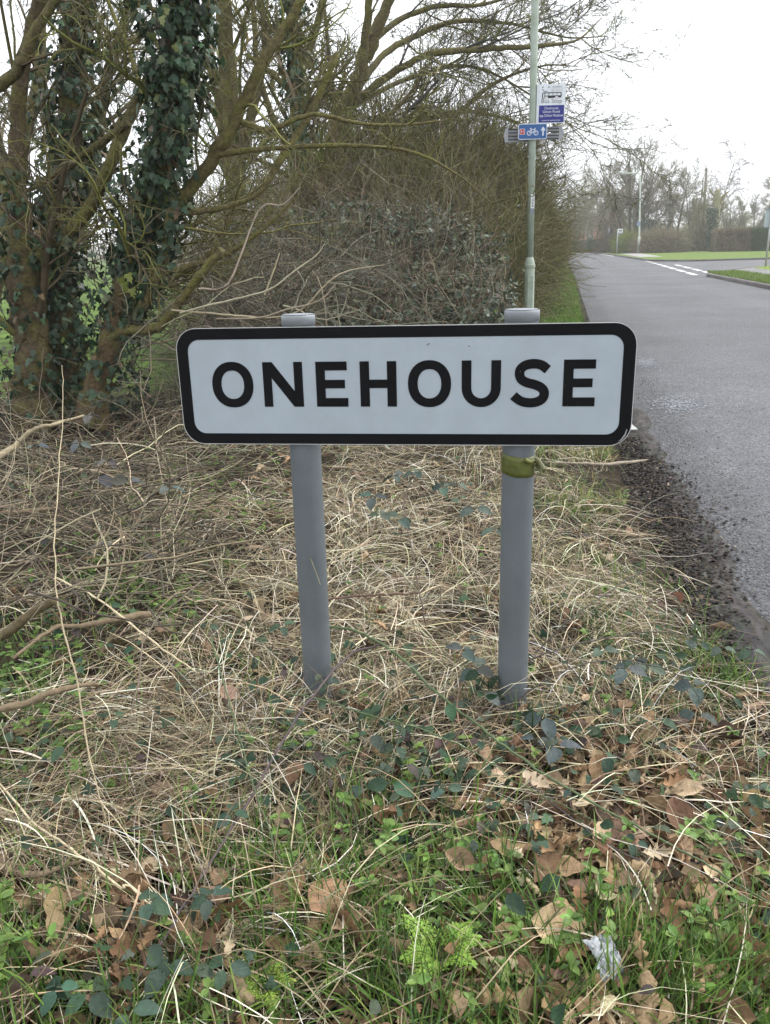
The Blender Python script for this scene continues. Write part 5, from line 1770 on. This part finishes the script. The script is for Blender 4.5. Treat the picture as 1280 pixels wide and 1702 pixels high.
def sticks():
    def st(name, label, pts, col, cat='branch', broken=True):
        P = smooth2([np.append(gp(a, b, h), rr * (.78 if name == 'dead_branch' else 1)) for a, b, h, rr in pts], 6)
        rg = RNG(int(abs(P[0, 0]) * 1000))
        P[:, :3] += rg.normal(0, .0015, (len(P), 3))
        g = Geo().tubes(P[:, :3], P[:, 3] * (1 + .08 * rg.normal(size=len(P))), 10, col, True)
        tag(g.build(name, M_BARK2, smooth=True), label, cat)
    br = (.20, .15, .095)
    st('dead_branch', 'thick snapped brown branch poking up at the left edge', [(-40, 1075, .05, .022), (10, 1052, .09, .019), (50, 1022, .14, .017), (92, 998, .19, .017)], (.13, .10, .055))
    st('dead_branch', 'brown branch lying flat in the straw left of the left-hand post', [(20, 1095, .08, .006), (90, 1045, .1, .008), (140, 1040, .1, .009), (190, 1030, .1, .014), (252, 1020, .1, .014)], br)
    st('dead_branch', 'forked pale branch at the left edge above the lower straw', [(-10, 1180, .1, .012), (40, 1170, .1, .011), (75, 1155, .11, .011), (130, 1140, .11, .009), (165, 1138, .1, .006)], br)
    st('dead_branch', 'low brown branch at the left edge near the five-part bramble leaves', [(-20, 1435, .05, .008), (40, 1452, .06, .008), (70, 1452, .06, .007), (110, 1438, .05, .006), (140, 1428, .05, .004)], br)
    st('dead_branch', 'short branch stub lying in the twigs below the left-hand trunks', [(-10, 855, .12, .01), (40, 850, .15, .012), (95, 845, .16, .011)], br)
    st('dead_branch', 'crooked pale branch lying from the left edge up to the foot of the trunks', [(-20, 770, .25, .02), (20, 745, .3, .018), (55, 715, .36, .014), (90, 705, .38, .01), (140, 690, .4, .006)], (.3, .25, .16))
    st('dead_branch', 'bleached dead stick lying on the road edge right of the posts', [(905, 768, .03, .006), (950, 769, .03, .008), (1000, 772, .03, .013), (1040, 769, .025, .014), (1080, 765, .015, .009)], (.3, .25, .19), 'stick')
    st('dead_branch', 'thin brown stick crossing level behind the two posts', [(530, 998, .1, .004), (600, 990, .12, .0042), (660, 988, .13, .004), (700, 984, .14, .003)], (.14, .09, .07), 'stick')
    st('dry_stalk', 'tall pale dead stalk standing alone on the left', [(185, 1400, .02, .0016), (150, 1260, .12, .0018), (127, 1130, .22, .002), (100, 1020, .32, .002), (92, 930, .42, .0018), (98, 800, .55, .0015), (104, 690, .66, .0012), (104, 610, .74, .001)], (.40, .33, .21), 'stalk')
    st('dry_stalk', 'pale straight stalk slanting from upper left to centre through the straw', [(95, 960, .2, .003), (170, 1000, .17, .003), (260, 1070, .12, .0025), (330, 1120, .06, .002)], (.55, .46, .3), 'stalk')
    st('dry_stalk', 'pale bent stalk lying across the leaf litter at lower left', [(-20, 1280, .06, .002), (60, 1370, .07, .0024), (130, 1420, .07, .0024), (200, 1475, .06, .002), (215, 1475, .06, .002), (330, 1570, .04, .0018)], (.55, .46, .3), 'stalk')
    st('dry_stalk', 'pale broken grass stem leaning on the front of the right-hand post', [(835, 1130, .02, .0012), (832, 1050, .12, .0012), (832, 960, .24, .0012), (850, 925, .28, .0011), (866, 918, .29, .0006)], (.5, .42, .28), 'stalk')
    st('dry_stalk', 'curled pale grass stem hooked over the right-hand post', [(830, 955, .25, .0012), (850, 958, .24, .0016), (872, 970, .22, .0017), (880, 978, .2, .0008)], (.6, .52, .38), 'stalk')


M_BARK2 = mat('dead_wood', .85, .25, .3, 40, .35, 70)
sticks()


def twig_tangle():
    """dead twigs lying thick below the left-hand trunks and behind the straw"""
    r = RNG(241)
    n = 1700
    px = np.where(r.uniform(size=n) < .85, r.uniform(-60, 400, n), r.uniform(250, 520, n))
    py = r.uniform(640, 1000, n)
    k = r.uniform(size=n) < np.where(px < 330, .9, .15) * np.where(py > 900, .5, 1)
    px, py = px[k], py[k]
    n = len(px)
    hz = np.abs(r.normal(0, .13, n)) + .02
    p0 = np.array([gp(a, b, h) for a, b, h in zip(px, py, hz)])
    D = rdir(n, r, -.2, .45) + np.array([.4, 0, 0])
    P = grow(p0, D, r.uniform(.15, .75, n), 7, .22, -.04, r)
    P[:, :, 2] = np.maximum(P[:, :, 2], gz(P[:, :, 0], P[:, :, 1]) + .01)
    g = Geo().tubes(P, taper(r.uniform(.001, .0038, n), 7, .45), 4, pick([(.24, .195, .125), (.14, .11, .07), (.075, .06, .04), (.36, .31, .21)], [.25, .3, .32, .13], n, r, .22))
    tag(g.build('twig_tangle', M_CANE), 'tangle of dead twigs lying below the left-hand trunks', 'twigs', kind='stuff')


twig_tangle()


def cow_parsley(label, px, py, h, s, seed, nl=5, col=(.25, .40, .06), name='cow_parsley'):
    r = RNG(seed)
    b = gp(px, py, 0)
    t = thing(name, label, 'plant', tuple(b))
    g, gs = Geo(), Geo()
    for k in range(nl):
        a = 2 * math.pi * k / nl + r.uniform(-.4, .4)
        out = np.array([math.cos(a), math.sin(a), 0])
        c = b + np.array([0, 0, h * .55]) + out * s * .15
        tip = b + np.array([0, 0, h * r.uniform(.8, 1.1)]) + out * s * r.uniform(.8, 1.05)
        ax0 = smooth2([b, c, (c + tip) / 2 + [0, 0, .015], tip], 6)
        gs.tubes(ax0, np.linspace(.0014, .0006, len(ax0)), 4, tuple(np.array(col) * .75))
        A = resample(ax0[6:], 10)
        T = nrm(np.gradient(A, axis=0))
        for j in range(1, 10):
            ln = s * .48 * (1 - .085 * j)
            for sg in (-1, 1):
                sd = nrm(np.cross(T[j], [0, 0, 1.0])) * sg
                d = nrm(sd * .85 + T[j] * .55)
                m = 5
                tt = np.linspace(.15, 1, m)
                pos = A[j] + d * ln * tt[:, None] + np.array([0, 0, -.006]) * tt[:, None]
                for s2 in (-1, 1):
                    d2 = nrm(d[None] * .6 + s2 * T[j][None] * .75 + r.normal(0, .15, (m, 3)))
                    g.leaves(T_SM, pos, d2, np.tile([0, -.2, 1.0], (m, 1)) + .2 * r.normal(size=(m, 3)), s * .125 * (1.1 - .5 * tt) * (1 - .05 * j), jit(col, m, r, .14))
        g.leaves(T_SM, tip[None], out[None] + [[0, 0, -.1]], np.array([[0, 0, 1.0]]), np.array([s * .16]), jit(col, 1, r, .1))
    adopt(gs.build('stem', M_GRASS), t)
    adopt(g.build('fronds', M_GRASS), t)
    return t


cow_parsley('ferny bright green plant in the grass at the bottom centre', 732, 1630, .09, .075, 401, 6)
cow_parsley('yellow-green ferny leaf cluster at the bottom, left of centre', 445, 1672, .06, .052, 402, 5, (.27, .38, .06))
cow_parsley('small ferny sprig just left of the big brown leaf', 478, 1535, .06, .045, 403, 4)
cow_parsley('pale ferny sprig among the leaves below the right-hand post', 830, 1455, .06, .042, 404, 4, (.17, .30, .09))
cow_parsley('lobed bright green sprig at the bottom edge near the white scrap', 920, 1690, .04, .04, 405, 4, (.22, .33, .05))


def big_leaves():
    r = RNG(411)

    def one(label, px, py, sz, yaw, tpl, col, tilt=(0, 0), h=.02, group=None):
        lift = .0 if group else .012
        p = gp(px, py, h + (0 if group else .02))
        ax = np.array([[math.cos(yaw), math.sin(yaw), tilt[0]]])
        nn = np.array([[tilt[1], -.35, 1.0]])
        p = p - nrm(ax)[0] * sz * .5
        g = Geo().leaves(tpl, np.zeros((1, 3)), ax, nn, np.array([sz]), np.array([col]))
        ob = g.build('dead_leaf', M_LEAF, smooth=True)
        ob.location = p + np.array([0, 0, lift])
        tag(ob, label, 'leaf', group)
    syc = oval(8, -.22, -.25, .42, .55, .01)
    syc2 = oval(8, .25, -.3, .42, .5, .01)
    one('largest brown leaf, smooth and folded like a tent, bottom centre-left', 548, 1488, .10, .9, syc, (.34, .20, .115), (.1, .1), .045)
    one('brown upright leaf standing against the largest folded leaf, on its left', 482, 1480, .085, 1.7, syc2, (.27, .15, .08), (.5, -.3), .03)
    one('tan leaf curled just below the largest folded leaf', 575, 1545, .07, .4, T_OAK[1], (.46, .33, .20), (.1, .2), .03)
    one('pale five-lobed oak leaf lying flat right of the right-hand post foot', 893, 1308, .075, 2.3, T_OAK[0], (.5, .39, .27), (0, 0), .035)
    one('tan oak leaf touching the pale lobed one, on its right', 938, 1322, .055, 1.3, T_OAK[0], (.40, .30, .2), (.1, .1), .03)
    one('broad tan leaf behind the white scrap at the bottom right', 930, 1555, .10, -.5, syc2, (.46, .33, .19), (-.05, .05), .03)
    one('narrow upright curled leaf just right of the white scrap', 1064, 1600, .075, 1.6, T_OAK[3], (.45, .31, .17), (.6, 0), .05)
    one('orange-brown curled leaf pair under the green stem at right', 1115, 1310, .07, .1, T_OAK[1], (.36, .21, .11), (.1, 0), .03)
    one('long tan curled leaf beside the orange-brown one at right', 1140, 1325, .075, -.2, T_BEECH[0], (.48, .35, .22), (.05, .1), .03)
    one('crumpled tan oak leaf in the pile right of bottom centre', 925, 1415, .085, .3, T_OAK[3], (.40, .26, .145), (.2, .2), .05)
    one('upright rusty oak leaf above the white scrap', 962, 1510, .06, 1.4, T_OAK[4], (.26, .14, .07), (.8, 0), .03)
    one('shiny reddish-brown leaf hanging on the cane by the road edge', 1125, 1000, .05, -1.2, T_BEECH[2], (.16, .07, .04), (-.5, 0), .12)
    n = 170
    k = 0
    while k < n:
        px, py = r.uniform(20, 1270), r.uniform(1240, 1690)
        wgt = max(math.exp(-((px - 1060) / 260) ** 2 - ((py - 1440) / 190) ** 2), .6 * math.exp(-((px - 1000) / 320) ** 2 - ((py - 1640) / 90) ** 2), .3 * math.exp(-((px - 150) / 260) ** 2 - ((py - 1560) / 150) ** 2), .12)
        if r.uniform() > wgt:
            continue
        k += 1
        one('dry brown oak leaf curled among the litter in the foreground', px, py, r.uniform(.032, .066), r.uniform(0, 6.28), T_OAK[r.integers(0, 6)], tuple(pick(LEAFC, LEAFP, 1, r, .25)[0]), (r.uniform(-.6, .6), r.uniform(-.7, .7)), r.uniform(.008, .03), 'fallen oak leaves in the foreground')


big_leaves()


def scraps():
    r = RNG(421)
    # crumpled white tissue
    c = gp(1005, 1590, .06)
    u, v = np.meshgrid(np.linspace(-1, 1, 22), np.linspace(-1, 1, 22))
    rr = 1 - .35 * np.abs(wav(u * 2, v * 2, 1, 2))
    X = .031 * u * rr + .004 * wav(u * 2, v * 2, 1.4, 5)
    Yy = .044 * v * rr + .004 * wav(u * 2, v * 2, 1.5, 6)
    Z = .018 * np.exp(-(u * u + v * v) * .9) + .010 * wav(u * 2.4, v * 2.4, 1.6, 7) + .005 * wav(u * 6, v * 6, 1.4, 8)
    i = np.arange(22 * 22).reshape(22, 22)
    q = np.stack([i[:-1, :-1], i[:-1, 1:], i[1:, 1:], i[1:, :-1]], -1).reshape(-1, 4)
    V = np.stack([X, Yy, Z], -1).reshape(-1, 3) * .8
    a = .35
    Rm = np.array([[math.cos(a), -math.sin(a), 0], [math.sin(a), math.cos(a), 0], [0, 0, 1]])
    th = math.radians(25)
    Rx = np.array([[1, 0, 0], [0, math.cos(th), -math.sin(th)], [0, math.sin(th), math.cos(th)]])
    V = V @ (Rm @ Rx).T
    g = Geo().add(V, q, (.62, .64, .66)).add(V - np.array([0, 0, .0008]), q[:, ::-1], (.6, .62, .64))
    ob = g.build('paper_scrap', mat('tissue', .8, .2, .08, 60, trans=.25), smooth=True)
    ob.location = c
    tag(ob, 'crumpled white plastic or tissue scrap in the grass at bottom right', 'litter')
    # white triangular fragment on the road edge behind the sign corner
    p = gp(1046, 715, .01)
    g = Geo().slab([[(-.05, -.03), (.05, -.032), (.025, .01), (.01, .07), (-.02, .04)]], 0, .012, (.4, .4, .38))
    ob = g.build('broken_fragment', M_PLAIN)
    ob.location = (p[0], p[1], .03)
    ob.rotation_euler = (math.radians(35), 0, .1)
    tag(ob, 'white triangular broken fragment on the road edge behind the sign corner', 'debris')
    # pale specks scattered on the tarmac near the edge
    for px, py, a_, b_, nm in ((1128, 672, .26, .40, 'pale_patch'), (1072, 603, .16, .5, 'pale_patch')):
        d = ray(px, py)
        P = d * (-CAMZ / d[2])
        g = Geo()
        n = 900
        q = r.normal(0, .38, (n, 2)) * np.array([a_, b_])
        s_ = r.uniform(.006, .022, n)
        hexa = np.array([(math.cos(t), math.sin(t), 0) for t in np.linspace(0, 2 * math.pi, 6, endpoint=False)])
        pos = np.stack([P[0] + q[:, 0] + .25 * q[:, 1], P[1] + q[:, 1], np.full(n, .003) + r.uniform(0, .003, n)], 1)
        g.leaves((hexa, [np.arange(6)[None]]), pos, rdir(n, r, 0, 0), np.tile([0, 0, 1.0], (n, 1)), s_ * .5, pick([(.24, .25, .27), (.3, .31, .33), (.2, .2, .21)], [.4, .3, .3], n, r, .15))
        tag(g.build(nm, M_KERB), 'pale patch of small flat specks', 'patch', kind='stuff')


scraps()


# ------------------------------------------------------------------ damp air softening the far trees
def haze():
    g = Geo().box((0, 187, 9.5), (620, 446, 21.8), (1, 1, 1))
    m = bpy.data.materials.new('haze')
    m.use_nodes = True
    t = m.node_tree
    t.nodes.remove(t.nodes['Principled BSDF'])
    v = t.nodes.new('ShaderNodeVolumePrincipled')
    v.inputs['Color'].default_value = (1, .99, .96, 1)
    v.inputs['Density'].default_value = .0013
    t.links.new(v.outputs[0], t.nodes['Material Output'].inputs['Volume'])
    o = g.build('haze', m)
    tag(o, kind='stuff')


haze()
